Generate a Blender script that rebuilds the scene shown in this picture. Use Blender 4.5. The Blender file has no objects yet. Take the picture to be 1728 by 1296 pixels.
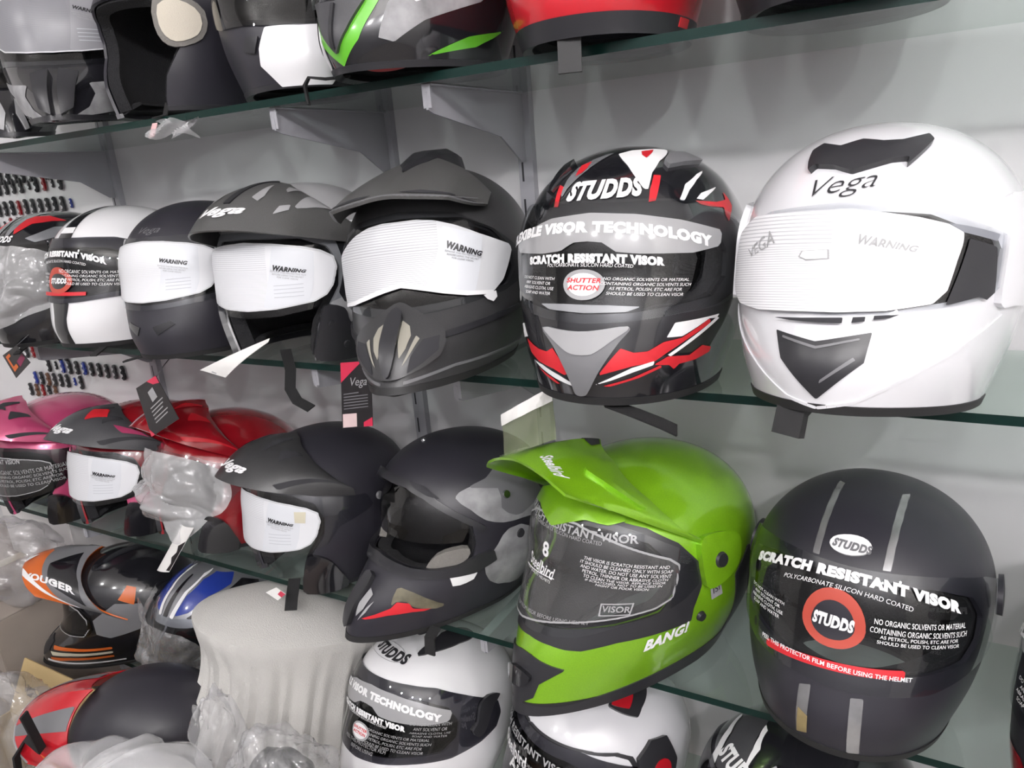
import bpy, bmesh, math, random
import numpy as np
from mathutils import Vector, Matrix, Euler

SC = bpy.context.scene
COL = SC.collection
rad = math.radians
random.seed(7)

# ------------------------------------------------------------------ tagging
def tag(o, label=None, cat=None, group=None, kind=None):
    if label: o['label'] = label
    if cat: o['category'] = cat
    if group: o['group'] = group
    if kind: o['kind'] = kind
    return o

def link(name, me, mats, parent=None):
    o = bpy.data.objects.new(name, me)
    COL.objects.link(o)
    for m in (mats if isinstance(mats, (list, tuple)) else [mats]):
        me.materials.append(m)
    if parent is not None: o.parent = parent
    return o

def empty(name, loc=(0, 0, 0), rot=(0, 0, 0), s=1.0):
    o = bpy.data.objects.new(name, None)
    COL.objects.link(o)
    o.empty_display_size = .05
    o.rotation_mode = 'YXZ'
    o.location = loc; o.rotation_euler = rot; o.scale = (s, s, s)
    return o

# ---------------------------------------------------------------- materials
def newmat(name):
    m = bpy.data.materials.new(name); m.use_nodes = True
    nt = m.node_tree
    b = next(n for n in nt.nodes if n.type == 'BSDF_PRINCIPLED')
    return m, nt, b

def mat(name, col, rough=.5, metal=0., coat=0., bump=0., bscale=300., var=0., vscale=8., spec=.5, flake=0.):
    m, nt, b = newmat(name)
    b.inputs['Base Color'].default_value = (*col, 1)
    b.inputs['Roughness'].default_value = rough
    b.inputs['Metallic'].default_value = metal
    b.inputs['Coat Weight'].default_value = coat
    b.inputs['Coat Roughness'].default_value = .06
    b.inputs['Specular IOR Level'].default_value = spec
    tc = nt.nodes.new('ShaderNodeTexCoord')
    if var or flake:
        n = nt.nodes.new('ShaderNodeTexNoise'); n.inputs['Scale'].default_value = vscale if not flake else 900
        n.inputs['Detail'].default_value = 5
        nt.links.new(tc.outputs['Object'], n.inputs['Vector'])
        mx = nt.nodes.new('ShaderNodeMix'); mx.data_type = 'RGBA'
        k = var or flake
        mx.inputs[6].default_value = (*[c * (1 - k) for c in col], 1)
        mx.inputs[7].default_value = (*[min(1, c * (1 + k) + k * .02) for c in col], 1)
        nt.links.new(n.outputs['Fac'], mx.inputs[0]); nt.links.new(mx.outputs[2], b.inputs['Base Color'])
    if bump:
        n = nt.nodes.new('ShaderNodeTexNoise'); n.inputs['Scale'].default_value = bscale
        n.inputs['Detail'].default_value = 4
        nt.links.new(tc.outputs['Object'], n.inputs['Vector'])
        bp = nt.nodes.new('ShaderNodeBump'); bp.inputs['Strength'].default_value = bump
        bp.inputs['Distance'].default_value = .004
        nt.links.new(n.outputs['Fac'], bp.inputs['Height']); nt.links.new(bp.outputs[0], b.inputs['Normal'])
    return m

def clear(name, tint=(.93, .95, .94), refl=.9, rough=.03, haze=0., hazecol=(.8, .8, .8), bump=0., bscale=25., f0=.035, k=1.):
    """thin clear plastic or film: transmits straight through, reflects by fresnel, optional haze"""
    m, nt, b = newmat(name)
    nt.nodes.remove(b)
    out = next(n for n in nt.nodes if n.type == 'OUTPUT_MATERIAL')
    tr = nt.nodes.new('ShaderNodeBsdfTransparent'); tr.inputs[0].default_value = (*tint, 1)
    gl = nt.nodes.new('ShaderNodeBsdfGlossy'); gl.inputs['Roughness'].default_value = rough
    gl.inputs[0].default_value = (refl, refl, refl, 1)
    lw = nt.nodes.new('ShaderNodeFresnel'); lw.inputs[0].default_value = 1.45
    add = nt.nodes.new('ShaderNodeMath'); add.operation = 'MULTIPLY_ADD'; add.inputs[1].default_value = k; add.inputs[2].default_value = f0; add.use_clamp = True
    nt.links.new(lw.outputs[0], add.inputs[0])
    mx = nt.nodes.new('ShaderNodeMixShader')
    geo = nt.nodes.new('ShaderNodeNewGeometry'); fb = nt.nodes.new('ShaderNodeMath'); fb.operation = 'SUBTRACT'; fb.inputs[0].default_value = 1.
    nt.links.new(geo.outputs['Backfacing'], fb.inputs[1]); ml = nt.nodes.new('ShaderNodeMath'); ml.operation = 'MULTIPLY'
    nt.links.new(add.outputs[0], ml.inputs[0]); nt.links.new(fb.outputs[0], ml.inputs[1])   # reflect once, at the outer face
    nt.links.new(ml.outputs[0], mx.inputs[0])
    last = tr
    if haze:
        df = nt.nodes.new('ShaderNodeBsdfDiffuse'); df.inputs[0].default_value = (*hazecol, 1)
        m2 = nt.nodes.new('ShaderNodeMixShader'); m2.inputs[0].default_value = haze
        nt.links.new(tr.outputs[0], m2.inputs[1]); nt.links.new(df.outputs[0], m2.inputs[2]); last = m2
    nt.links.new(last.outputs[0], mx.inputs[1]); nt.links.new(gl.outputs[0], mx.inputs[2])
    if bump:
        tc = nt.nodes.new('ShaderNodeTexCoord')
        n = nt.nodes.new('ShaderNodeTexNoise'); n.inputs['Scale'].default_value = bscale; n.inputs['Detail'].default_value = 3
        n.inputs['Distortion'].default_value = 1.2
        nt.links.new(tc.outputs['Object'], n.inputs['Vector'])
        bp = nt.nodes.new('ShaderNodeBump'); bp.inputs['Strength'].default_value = bump; bp.inputs['Distance'].default_value = .02
        nt.links.new(n.outputs['Fac'], bp.inputs['Height'])
        nt.links.new(bp.outputs[0], gl.inputs['Normal'])
    nt.links.new(mx.outputs[0], out.inputs[0])
    return m

def ruled(name, base, line, freq, u0, u1, lo=.0, rough=.35):
    """protective film: white sheet, thin ruled grey lines printed where u (degrees of azimuth) lies in u0..u1"""
    m, nt, b = newmat(name)
    uv = nt.nodes.new('ShaderNodeUVMap'); uv.uv_map = 'UVMap'
    sp = nt.nodes.new('ShaderNodeSeparateXYZ'); nt.links.new(uv.outputs[0], sp.inputs[0])
    def mth(op, a, bb=None):
        n = nt.nodes.new('ShaderNodeMath'); n.operation = op
        for i, v in enumerate((a, bb)):
            if v is None: continue
            if isinstance(v, (int, float)): n.inputs[i].default_value = v
            else: nt.links.new(v, n.inputs[i])
        return n.outputs[0]
    fr = mth('FRACT', mth('MULTIPLY', sp.outputs[1], freq))
    ln = mth('LESS_THAN', fr, .30)
    ins = mth('MULTIPLY', mth('GREATER_THAN', sp.outputs[0], u0 / 100), mth('LESS_THAN', sp.outputs[0], u1 / 100))
    mask = mth('MULTIPLY', ln, ins)
    mx = nt.nodes.new('ShaderNodeMix'); mx.data_type = 'RGBA'
    mx.inputs[6].default_value = (*base, 1); mx.inputs[7].default_value = (*line, 1)
    nt.links.new(mask, mx.inputs[0]); nt.links.new(mx.outputs[2], b.inputs['Base Color'])
    b.inputs['Roughness'].default_value = rough
    return m

# ------------------------------------------------------------- shell surface
def hermite(xs, ys, x):
    xs = np.asarray(xs, float); ys = np.asarray(ys, float); m = np.gradient(ys, xs)
    m[0] = 0
    i = np.clip(np.searchsorted(xs, x) - 1, 0, len(xs) - 2); h = xs[i + 1] - xs[i]; s = (x - xs[i]) / h
    return (2*s**3-3*s*s+1)*ys[i]+(s**3-2*s*s+s)*h*m[i]+(-2*s**3+3*s*s)*ys[i+1]+(s**3-s*s)*h*m[i+1]

class Shell:
    """helmet surface: a = azimuth in radians (0 front, + wearer's left), t = 0 crown .. 1 lower rim"""
    def __init__(s, zt=.135, z0=.015, zb=-.125, w=((0, .125), (.5, .119), (1, .098)), f=((0, .145), (.45, .158), (.75, .163), (1, .152)),
                 b=((0, .155), (.5, .143), (1, .115)), q=.95, p=.95, vk=.0, zbk=0, bumps=()):
        s.zt, s.z0, s.zb, s.w, s.f, s.b, s.q, s.p, s.vk, s.zbk, s.bumps = zt, z0, zb, w, f, b, q, p, vk, zbk, bumps
    def P(s, a, t):
        a, t = np.broadcast_arrays(np.asarray(a, float), np.asarray(t, float))
        th = np.clip(t, 0, .5) * np.pi; u = np.clip((t - .5) * 2, 0, 1.2)
        w = hermite(*zip(*s.w), u); f = hermite(*zip(*s.f), u); b = hermite(*zip(*s.b), u)
        sc = np.where(t < .5, np.sin(th) ** s.q, 1)
        zb = s.zb + s.zbk * np.cos(a)
        z = np.where(t < .5, s.z0 + (s.zt - s.z0) * np.abs(np.cos(th)) ** s.q, s.z0 + (zb - s.z0) * u)
        ca, sa = np.cos(a), np.sin(a)
        ca2 = np.sign(ca) * np.abs(ca) ** s.p; sa2 = np.sign(sa) * np.abs(sa) ** s.p
        c0 = np.clip(ca, 0, 1)
        f = f * (1 + s.vk * u * (c0 ** 8 - 1.6 * c0 ** 2 * (1 - c0 ** 2)))
        k = np.ones_like(a)
        for (a0, t0, sa_, st_, amp) in s.bumps:
            k = k + amp * np.exp(-(((a - np.radians(a0)) / np.radians(sa_)) ** 2 + ((t - t0) / st_) ** 2))
        x = w * sc * sa2 * k; y = np.where(ca > 0, -f, -b) * sc * ca2 * k
        z = np.where(t < .5, s.z0 + (z - s.z0) * k, z)
        return np.stack([x, y, z], -1)
    def N(s, a, t):
        a, t = np.broadcast_arrays(np.asarray(a, float), np.asarray(t, float))
        t2 = np.clip(t, .012, .995); e = 2e-3
        da = s.P(a + e, t2) - s.P(a - e, t2); dt = s.P(a, t2 + e) - s.P(a, t2 - e)
        n = np.cross(dt, da); n /= np.linalg.norm(n, axis=-1, keepdims=True) + 1e-12
        return n
    def O(s, a, t, off): return s.P(a, t) + s.N(a, t) * off

class Peak(Shell):
    """sun peak as a surface in the same (azimuth, t) form: a = -90..90 degrees across, t = 0 root on the shell .. 1 lip"""
    def __init__(s, sh, root, lip, bulge=.012, off=(.004, .004), crown=0.):
        s.sh, s.root, s.lip, s.bulge, s.off, s.crown = sh, root, lip, bulge, off, crown
    def P(s, a, t):
        a, t = np.broadcast_arrays(np.asarray(a, float), np.asarray(t, float))
        u = np.abs(a) / (np.pi / 2); sg = np.sign(a)
        g = np.linspace(0, 1, len(s.root)); ra = hermite(g, [r[0] for r in s.root], np.clip(u, 0, 1.05)) if False else np.interp(u, g, [r[0] for r in s.root])
        rt = np.interp(u, g, [r[1] for r in s.root]); of = s.off[0] + (s.off[1] - s.off[0]) * u
        R = s.sh.P(sg * np.radians(ra), rt) + s.sh.N(sg * np.radians(ra), rt) * of[..., None]
        gl = np.linspace(0, 1, len(s.lip)); L = np.stack([hermite(gl, [p[k] for p in s.lip], u) if k else np.interp(u, gl, [p[0] for p in s.lip]) for k in range(3)], -1)
        L = L * np.stack([np.where(sg < 0, -1., 1.), np.ones_like(u), np.ones_like(u)], -1)
        w = (4 * t * (1 - t))[..., None]
        n = np.stack([.5 * u * np.where(sg < 0, -1, 1), -.35 * np.ones_like(u), np.ones_like(u)], -1)
        n = n / np.linalg.norm(n, axis=-1, keepdims=True)
        return R * (1 - t)[..., None] + L * t[..., None] + n * w * (s.bulge + s.crown * (1 - u ** 2))[..., None]
    def N(s, a, t):
        t = np.clip(np.asarray(t, float), .01, .99); e = 3e-3
        da = s.P(a + e, t) - s.P(a - e, t); dt = s.P(a, t + e) - s.P(a, t - e)
        n = np.cross(dt, da); n /= np.linalg.norm(n, axis=-1, keepdims=True) + 1e-12
        return n

FF = Shell()
FF2 = Shell(vk=.05, f=((0, .145), (.45, .16), (.75, .168), (1, .155)))
MX = Shell(zb=-.125, zbk=-.018, f=((0, .142), (.35, .15), (.7, .19), (1, .198)), w=((0, .124), (.5, .117), (1, .085)), vk=.08)
MXG = Shell(zb=-.125, zbk=-.018, f=((0, .152), (.25, .165), (.65, .192), (1, .200)), w=((0, .124), (.5, .117), (1, .085)), vk=.07)
OF = Shell(zb=-.115, f=((0, .142), (.5, .145), (1, .135)), w=((0, .125), (.5, .122), (1, .105)))
OF_ROOT = [(0, .10), (24, .13), (45, .22), (62, .31), (78, .40)]
PK_OF = Peak(OF, OF_ROOT, [(0, -.205, .074), (.045, -.19, .071), (.085, -.150, .062), (.112, -.085, .05), (.128, -.03, .042)], .010, (.006, .006), .008)
PK_OF2 = Peak(OF, OF_ROOT, [(0, -.190, .092), (.045, -.178, .087), (.085, -.140, .074), (.112, -.080, .058), (.128, -.03, .046)], .010, (.008, .006), .008)
PK_L1 = Peak(OF, OF_ROOT, [(0, -.188, .118), (.045, -.178, .112), (.085, -.142, .094), (.108, -.085, .072), (.122, -.035, .056)], .006, (.028, .007), .012)
PK_M5 = Peak(MX, [(0, .05), (30, .11), (48, .20), (56, .26), (62, .31)], [(0, -.178, .080), (.036, -.176, .0765), (.074, -.166, .072), (.089, -.130, .067), (.100, -.100, .067)], .003, (.014, .003), .002)
PK_L6 = Peak(MXG, [(0, .12), (30, .18), (55, .29), (72, .39), (86, .455)], [(0, -.192, .154), (.028, -.192, .151), (.050, -.190, .145), (.066, -.188, .138), (.078, -.184, .130)], .000, (.026, .006), .010)
PK_B1 = Peak(MX, [(0, .10), (34, .20), (60, .32), (80, .43), (98, .50)], [(0, -.215, .122), (.03, -.213, .118), (.056, -.205, .106), (.074, -.192, .090), (.088, -.172, .074)], .002, (.014, .006), .010)


CAMR = ((0.871572, 0.069663, -0.485294), (0.483795, -0.282533, 0.828322), (-0.079408, -0.956725, -0.279951))

POSE = {   # x, y, z, yaw, pitch, roll (degrees), scale of every helmet
  'M6': (-0.2980, -0.2422, 1.3290, 2.2, -4.2, 1.2, 0.993),
  'M7': (-0.0441, -0.2701, 1.3325, -9.6, -10.0, -0.5, 0.962),
  'L7': (-0.0407, -0.1820, 0.9360, -6.4, -9.6, 1.8, 1.030),
  'L8': (0.2380, -0.2640, 0.9320, -35.0, -6.0, 0.0, 0.989),
  'M5': (-0.5790, -0.2190, 1.3260, 14.5, -9.0, -3.0, 0.993),
  'M4': (-0.8400, -0.2030, 1.3200, 7.7, -3.1, 0.2, 1.005),
  'M3': (-1.0800, -0.2050, 1.3160, 10.0, -3.0, -1.0, 0.930),
  'M2': (-1.3120, -0.1900, 1.3180, 3.0, -4.0, 0.3, 0.930),
  'M1': (-1.5550, -0.1800, 1.3150, 8.0, 0.0, 0.0, 0.945),
  'L6': (-0.3233, -0.1680, 0.9340, -26.3, -4.0, -4.7, 1.075),
  'L5': (-0.6370, -0.1560, 0.9230, -24.0, -4.0, -2.0, 1.010),
  'L4': (-0.9080, -0.1790, 0.9130, -13.0, -4.0, -0.5, 1.000),
  'L3': (-1.1600, -0.1800, 0.9240, -8.0, -12.0, 0.0, 0.970),
  'L2': (-1.4100, -0.1850, 0.9200, -1.0, -7.0, -0.4, 0.990),
  'L1': (-1.6900, -0.2000, 0.9120, 2.0, 1.0, 0.5, 1.000),
  'B4': (-0.6800, -0.2391, 0.6020, -11.9, -18.5, -3.5, 0.985),
  'B5': (-0.4015, -0.1900, 0.5860, -35.5, -6.2, 1.0, 0.955),
  'B6': (-0.0981, -0.1956, 0.5930, -42.8, -4.8, -1.0, 0.991),
  'B3': (-0.9450, -0.2700, 0.6350, -24.0, -17.0, 0.0, 1.000),
  'B2': (-1.2780, -0.1800, 0.5800, -1.4, 0.0, 0.0, 0.955),
  'B1': (-1.5450, -0.2120, 0.5780, -49.0, -5.4, 0.0, 0.940),
  'T7': (-0.0950, -0.1700, 1.6900, 5.0, 0.0, 0.0, 0.950),
  'T6': (-0.3450, -0.1700, 1.6880, 6.0, 0.0, 0.2, 0.930),
  'T5': (-0.5880, -0.1900, 1.6900, -5.0, 1.0, 0.3, 0.930),
  'T4': (-0.8350, -0.1600, 1.6880, 44.0, 0.0, 0.0, 0.890),
  'T3': (-1.0800, -0.1700, 1.6800, 0.0, 0.0, 0.0, 0.910),
  'T2': (-1.3280, -0.1900, 1.7020, 44.0, -2.0, 0.0, 0.920),
  'T1': (-1.5900, -0.2000, 1.7020, 66.0, 0.0, 0.0, 0.900),
}

# outlines of stickers, stripes, vents on each helmet: (azimuth degrees, t)
ART = {
'M6': {
  'white_peak': [(3.2, 0.147), (15.9, 0.123), (44.3, 0.113), (63.6, 0.117), (38.3, 0.199), (30.2, 0.249), (26.4, 0.309), (24.1, 0.304), (20.4, 0.270), (14.5, 0.216)],
  'white_side': [(-1.5, 0.136), (-7.7, 0.179), (-12.0, 0.216), (-15.9, 0.254), (-19.6, 0.294), (-20.4, 0.324), (-22.4, 0.312), (-24.7, 0.262), (-24.9, 0.214), (-17.3, 0.174), (-8.0, 0.144)],
  'red_side': [(-19.1, 0.251), (-22.5, 0.204), (-16.2, 0.185), (-14.2, 0.217), (-15.7, 0.238)],
  'red_top': [(26.2, 0.137), (41.6, 0.125), (36.6, 0.149), (28.8, 0.181), (25.8, 0.163)],
  'red_bar': [(30.9, 0.258), (35.3, 0.260), (29.9, 0.342), (26.3, 0.346), (27.5, 0.309)],
  'red_bar2': [(-28.5, 0.279), (-23.5, 0.288), (-20.2, 0.352), (-23.2, 0.352)],
  'scratch1': [(73.6, 0.237), (62.2, 0.256), (48.8, 0.293), (42.4, 0.342), (45.1, 0.344), (50.2, 0.312), (58.8, 0.278)],
  'scratch2': [(74.1, 0.300), (57.2, 0.322), (52.8, 0.339), (56.8, 0.343), (63.2, 0.326)],
  'scratch3': [(51.5, 0.345), (66.4, 0.350), (75.5, 0.344), (77.3, 0.317), (79.8, 0.340), (80.3, 0.362), (71.9, 0.406), (70.3, 0.386), (71.1, 0.366), (60.8, 0.363), (54.5, 0.356)],
  'vent_r': [(41.1, 0.206), (50.9, 0.166), (70.7, 0.162), (83.6, 0.204), (55.9, 0.217), (42.3, 0.230)],
  'vent_l': [(-34.1, 0.190), (-38.3, 0.216), (-34.1, 0.270), (-31.3, 0.315), (-28.4, 0.311), (-27.9, 0.261), (-26.7, 0.227)],
  'film': [(-38.3, 0.438), (-34.9, 0.419), (-18.4, 0.396), (-3.4, 0.385), (9.0, 0.386), (21.4, 0.391), (34.0, 0.401), (47.5, 0.418), (61.0, 0.437), (59.9, 0.474), (46.7, 0.485), (33.5, 0.487), (21.5, 0.485), (13.3, 0.481), (9.7, 0.471), (4.9, 0.454), (0.2, 0.448), (-4.5, 0.452), (-9.0, 0.471), (-14.2, 0.484), (-22.9, 0.489), (-36.4, 0.491)],
  'v_top': [(-20.4, 0.726), (-7.1, 0.731), (2.6, 0.729), (19.8, 0.710), (12.4, 0.764), (6.5, 0.800), (2.7, 0.811), (-4.5, 0.810), (-10.8, 0.784)],
  'v_plate': [(-21.5, 0.727), (-7.7, 0.731), (2.3, 0.729), (19.9, 0.710), (16.2, 0.764), (11.9, 0.819), (7.5, 0.876), (3.4, 0.932), (0.7, 0.957), (-3.8, 0.955), (-5.2, 0.916), (-8.3, 0.859), (-14.1, 0.791)],
  'red_l': [(-42.2, 0.789), (-27.6, 0.812), (-20.8, 0.815), (-16.5, 0.798), (-12.4, 0.831), (-7.9, 0.885), (-9.8, 0.892), (-17.1, 0.874), (-29.3, 0.859), (-37.5, 0.837)],
  'red_r': [(17.2, 0.786), (23.5, 0.802), (30.1, 0.800), (36.8, 0.771), (45.9, 0.762), (60.0, 0.706), (61.5, 0.721), (49.9, 0.766), (40.1, 0.808), (33.9, 0.840), (23.8, 0.850), (13.8, 0.870), (7.5, 0.884), (10.9, 0.849), (13.3, 0.824)],
  'white_r': [(40.8, 0.706), (48.1, 0.703), (66.7, 0.695), (65.1, 0.709), (60.0, 0.706), (45.8, 0.757), (37.8, 0.756), (39.3, 0.732)],
  'white_r2': [(4.7, 0.922), (13.9, 0.890), (23.8, 0.855), (34.3, 0.835), (34.0, 0.850), (24.8, 0.871), (13.9, 0.901)],
  'white_r3': [(40.2, 0.818), (49.9, 0.771), (64.6, 0.705), (67.0, 0.710), (54.0, 0.769), (41.9, 0.825)],
  'red_r2': [(9.4, 0.924), (24.4, 0.893), (37.8, 0.853), (38.8, 0.862), (28.0, 0.894), (13.8, 0.924)],
  'red_r3': [(40.6, 0.824), (52.6, 0.831), (59.3, 0.802), (66.3, 0.817), (66.4, 0.836), (57.3, 0.853), (48.0, 0.858), (45.5, 0.876), (42.5, 0.857), (34.2, 0.850)],
  'white_l': [(-54.0, 0.749), (-45.9, 0.735), (-40.4, 0.781), (-52.0, 0.799)],
  'white_l2': [(-34.9, 0.861), (-25.4, 0.870), (-13.7, 0.895), (-5.4, 0.921), (-6.5, 0.931), (-16.5, 0.912), (-27.7, 0.884)],
  'red_l2': [(-30.9, 0.883), (-18.7, 0.912), (-14.1, 0.930), (-16.4, 0.932), (-24.9, 0.909)],
},
'M7': {
  'vent': [(-16.7, 0.333), (-18.9, 0.307), (-21.1, 0.270), (-17.3, 0.249), (-6.7, 0.267), (2.0, 0.249), (11.4, 0.261), (19.7, 0.260), (32.8, 0.237), (34.0, 0.258), (21.4, 0.331), (21.8, 0.313), (15.6, 0.316), (1.2, 0.343), (-5.7, 0.326), (-14.7, 0.318)],
  'chin_vent': [(-18.7, 0.760), (-1.6, 0.786), (16.5, 0.752), (16.1, 0.839), (0.1, 0.955), (-15.2, 0.844)],
  'film': [(-32.5, 0.442), (-20.5, 0.432), (3.9, 0.432), (25.1, 0.450), (35.0, 0.462), (40.4, 0.477), (40.6, 0.489), (39.1, 0.544), (37.4, 0.631), (33.3, 0.669), (18.8, 0.694), (3.6, 0.704), (-13.8, 0.706), (-27.8, 0.704), (-34.9, 0.679), (-37.6, 0.631), (-36.4, 0.494)],
  'gap1': [(-19.8, 0.724), (-7.2, 0.722), (6.1, 0.716), (6.1, 0.733), (-2.2, 0.734), (-11.8, 0.731)],
  'gap2': [(9.2, 0.714), (13.1, 0.711), (13.1, 0.724), (9.0, 0.730)],
  'gap3': [(15.7, 0.707), (23.8, 0.701), (20.6, 0.712), (15.7, 0.719)],
  'side_window': [(43.2, 0.487), (55.1, 0.500), (57.5, 0.630), (54.3, 0.652), (50.8, 0.643), (38.3, 0.671), (41.2, 0.566)],
  'side_slot': [(36.0, 0.457), (43.9, 0.462), (58.3, 0.475), (56.8, 0.489), (42.1, 0.475)],
  'gap_low': [(73.6, 0.842), (88.8, 0.924), (67.8, 0.916), (72.3, 0.881)],
},
'L7': {
  'stripe_l': [(-106.9, 0.082), (-69.5, 0.089), (-23.6, 0.212), (-17.2, 0.288), (-14.8, 0.367), (-10.6, 0.363), (-13.2, 0.281), (-18.6, 0.204), (-52.5, 0.083), (-99.3, 0.067)],
  'stripe_r': [(129.1, 0.064), (25.7, 0.114), (14.4, 0.217), (11.1, 0.298), (9.4, 0.357), (12.9, 0.357), (14.7, 0.294), (18.4, 0.214), (31.9, 0.123), (127.9, 0.080)],
  'low_l': [(-12.8, 0.764), (-7.3, 0.750), (-7.9, 0.940), (-14.3, 0.958)],
  'low_gold': [(-12.4, 0.847), (-7.4, 0.866), (-7.8, 0.941), (-13.8, 0.957)],
  'low_r': [(8.8, 0.750), (14.2, 0.743), (18.0, 0.966), (11.7, 0.972)],
  'oval': [(8.5, 0.299), (8.2, 0.308), (7.0, 0.316), (5.1, 0.323), (2.6, 0.328), (-0.0, 0.332), (-2.8, 0.333), (-5.6, 0.331), (-8.1, 0.327), (-10.0, 0.321), (-11.1, 0.314), (-11.2, 0.305), (-10.3, 0.295), (-8.3, 0.287), (-5.5, 0.281), (-2.3, 0.277), (0.7, 0.276), (3.7, 0.278), (6.1, 0.283), (7.8, 0.291)],
  'redstrip': [(-31.6, 0.666), (27.5, 0.622), (27.8, 0.654), (-31.9, 0.694)],
},
'L6': {
  'film': [(-12.2, 0.372), (18.7, 0.359), (35.7, 0.389), (64.3, 0.437), (68.7, 0.458), (66.9, 0.568), (61.1, 0.597), (46.9, 0.619), (25.2, 0.641), (3.9, 0.660), (-22.5, 0.685)],
  'frame_low': [(-11.2, 0.725), (6.6, 0.710), (20.8, 0.731), (27.2, 0.742), (33.6, 0.745), (49.2, 0.716), (68.5, 0.707), (79.4, 0.699), (78.4, 0.642), (80.1, 0.553), (76.4, 0.496), (72.7, 0.442)],
  'chin_vent': [(-20.0, 0.812), (11.2, 0.777), (29.0, 0.824), (17.6, 0.890), (16.0, 0.946), (4.3, 0.976), (-0.0, 0.996), (-12.0, 0.937), (-14.3, 0.914)],
  'badge': [(84.4, 0.581), (89.4, 0.572), (91.7, 0.656), (86.0, 0.661)],
},
'L5': {
  'skull': [(57.9, 0.358), (66.8, 0.327), (80.7, 0.316), (89.5, 0.324), (101.1, 0.356), (113.6, 0.403), (117.1, 0.492), (99.8, 0.492), (87.8, 0.485), (76.3, 0.458), (67.8, 0.411)],
  'skull_top': [(66.8, 0.327), (81.3, 0.302), (90.7, 0.267), (99.7, 0.265), (110.8, 0.321), (121.0, 0.420), (105.1, 0.465), (95.5, 0.473), (87.3, 0.428), (87.8, 0.352)],
  'camo': [(76.7, 0.664), (83.4, 0.586), (90.7, 0.518), (105.7, 0.555), (109.7, 0.798), (104.0, 0.894), (87.0, 0.840), (77.5, 0.735)],
  'latch': [(54.9, 0.700), (71.3, 0.703), (70.2, 0.736), (66.5, 0.747), (63.3, 0.752), (59.1, 0.750)],
  'red': [(12.0, 0.879), (20.6, 0.857), (28.9, 0.829), (30.6, 0.802), (38.5, 0.811), (42.1, 0.838), (53.0, 0.856), (49.2, 0.862), (42.3, 0.857), (28.4, 0.863), (21.3, 0.874), (14.9, 0.882)],
  'tan': [(28.1, 0.818), (25.4, 0.746), (32.2, 0.750), (43.5, 0.781), (59.3, 0.846), (56.0, 0.865), (41.9, 0.832), (36.6, 0.804), (29.8, 0.802)],
  'vent1': [(-19.7, 0.776), (-3.8, 0.754), (3.4, 0.790), (2.9, 0.810), (-4.5, 0.789)],
  'vent2': [(6.4, 0.766), (9.1, 0.800), (7.0, 0.837), (6.8, 0.794)],
  'slot': [(30.6, 0.299), (35.4, 0.290), (46.7, 0.337), (42.1, 0.332)],
  'slot2': [(-0.5, 0.620), (16.9, 0.643), (15.4, 0.657), (1.6, 0.631)],
},
'B4': {
  'vent': [(28.0, 0.221), (30.3, 0.182), (54.5, 0.094), (93.2, 0.074), (118.5, 0.103), (110.1, 0.153), (80.0, 0.163), (46.3, 0.195)],
  'pivot': [(98.0, 0.416), (89.8, 0.404), (82.4, 0.424), (80.4, 0.462), (79.8, 0.492), (76.6, 0.528), (81.0, 0.568), (85.4, 0.556), (88.4, 0.498), (91.9, 0.446)],
  'oval': [(15.7, 0.230), (16.7, 0.243), (15.6, 0.254), (12.6, 0.263), (8.1, 0.269), (2.4, 0.272), (-4.1, 0.273), (-12.4, 0.273), (-22.1, 0.273), (-33.6, 0.277), (-52.3, 0.298), (-52.0, 0.286), (-54.0, 0.273), (-57.9, 0.268), (-38.1, 0.222), (-25.0, 0.202), (-12.7, 0.194), (-2.0, 0.196), (6.1, 0.203), (12.2, 0.216)],
  'rear_tab': [(-86.0, 0.135), (-77.0, 0.054), (20.8, 0.093), (10.3, 0.118), (-2.3, 0.114)],
},
'M5': {
  'film': [(-19.3, 0.637), (-18.5, 0.549), (-14.3, 0.441), (-7.7, 0.423), (-0.2, 0.406), (9.4, 0.405), (19.1, 0.412), (29.9, 0.430), (43.0, 0.459), (54.1, 0.478), (61.9, 0.488), (62.9, 0.507), (60.7, 0.548), (55.6, 0.626), (49.2, 0.673), (34.0, 0.668), (21.0, 0.650), (8.6, 0.630), (-3.6, 0.613), (-10.9, 0.618)],
  'tab': [(43.3, 0.684), (50.7, 0.669), (52.0, 0.695), (50.0, 0.713), (45.8, 0.701)],
  'ridge': [(-2.2, 0.721), (0.6, 0.723), (4.3, 0.748), (6.1, 0.807), (7.3, 0.861), (5.8, 0.916), (3.6, 0.919), (2.0, 0.859), (-0.2, 0.804), (-2.1, 0.748)],
  'mesh_r': [(4.4, 0.757), (8.6, 0.780), (10.1, 0.810), (8.6, 0.852), (7.5, 0.859)],
  'mesh_r2': [(12.5, 0.815), (14.3, 0.824), (9.1, 0.884), (6.7, 0.907), (5.7, 0.911), (10.1, 0.869)],
  'mesh_l': [(-2.6, 0.757), (-0.0, 0.800), (0.2, 0.825), (-1.0, 0.816), (-2.4, 0.782)],
  'recess': [(16.3, 0.822), (25.0, 0.808), (25.3, 0.881), (16.9, 0.911), (9.4, 0.930), (5.4, 0.919), (12.1, 0.878)],
  'pod': [(-4.1, 0.693), (-0.3, 0.681), (6.1, 0.708), (14.5, 0.745), (26.3, 0.797), (26.0, 0.839), (26.0, 0.882), (6.7, 0.936), (3.0, 0.934), (-3.3, 0.851), (-5.3, 0.792), (-6.6, 0.732)],
  'crest': [(17.9, 0.624), (18.5, 0.517), (23.5, 0.503), (32.5, 0.045), (46.0, 0.010), (60.6, 0.005), (58.3, 0.005), (43.9, 0.418), (32.7, 0.574), (25.7, 0.559), (21.7, 0.659)],
  'slot_a': [(11.7, 1.020), (18.8, 1.020), (33.5, 1.020), (32.7, 1.020), (14.1, 1.020)],
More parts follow.
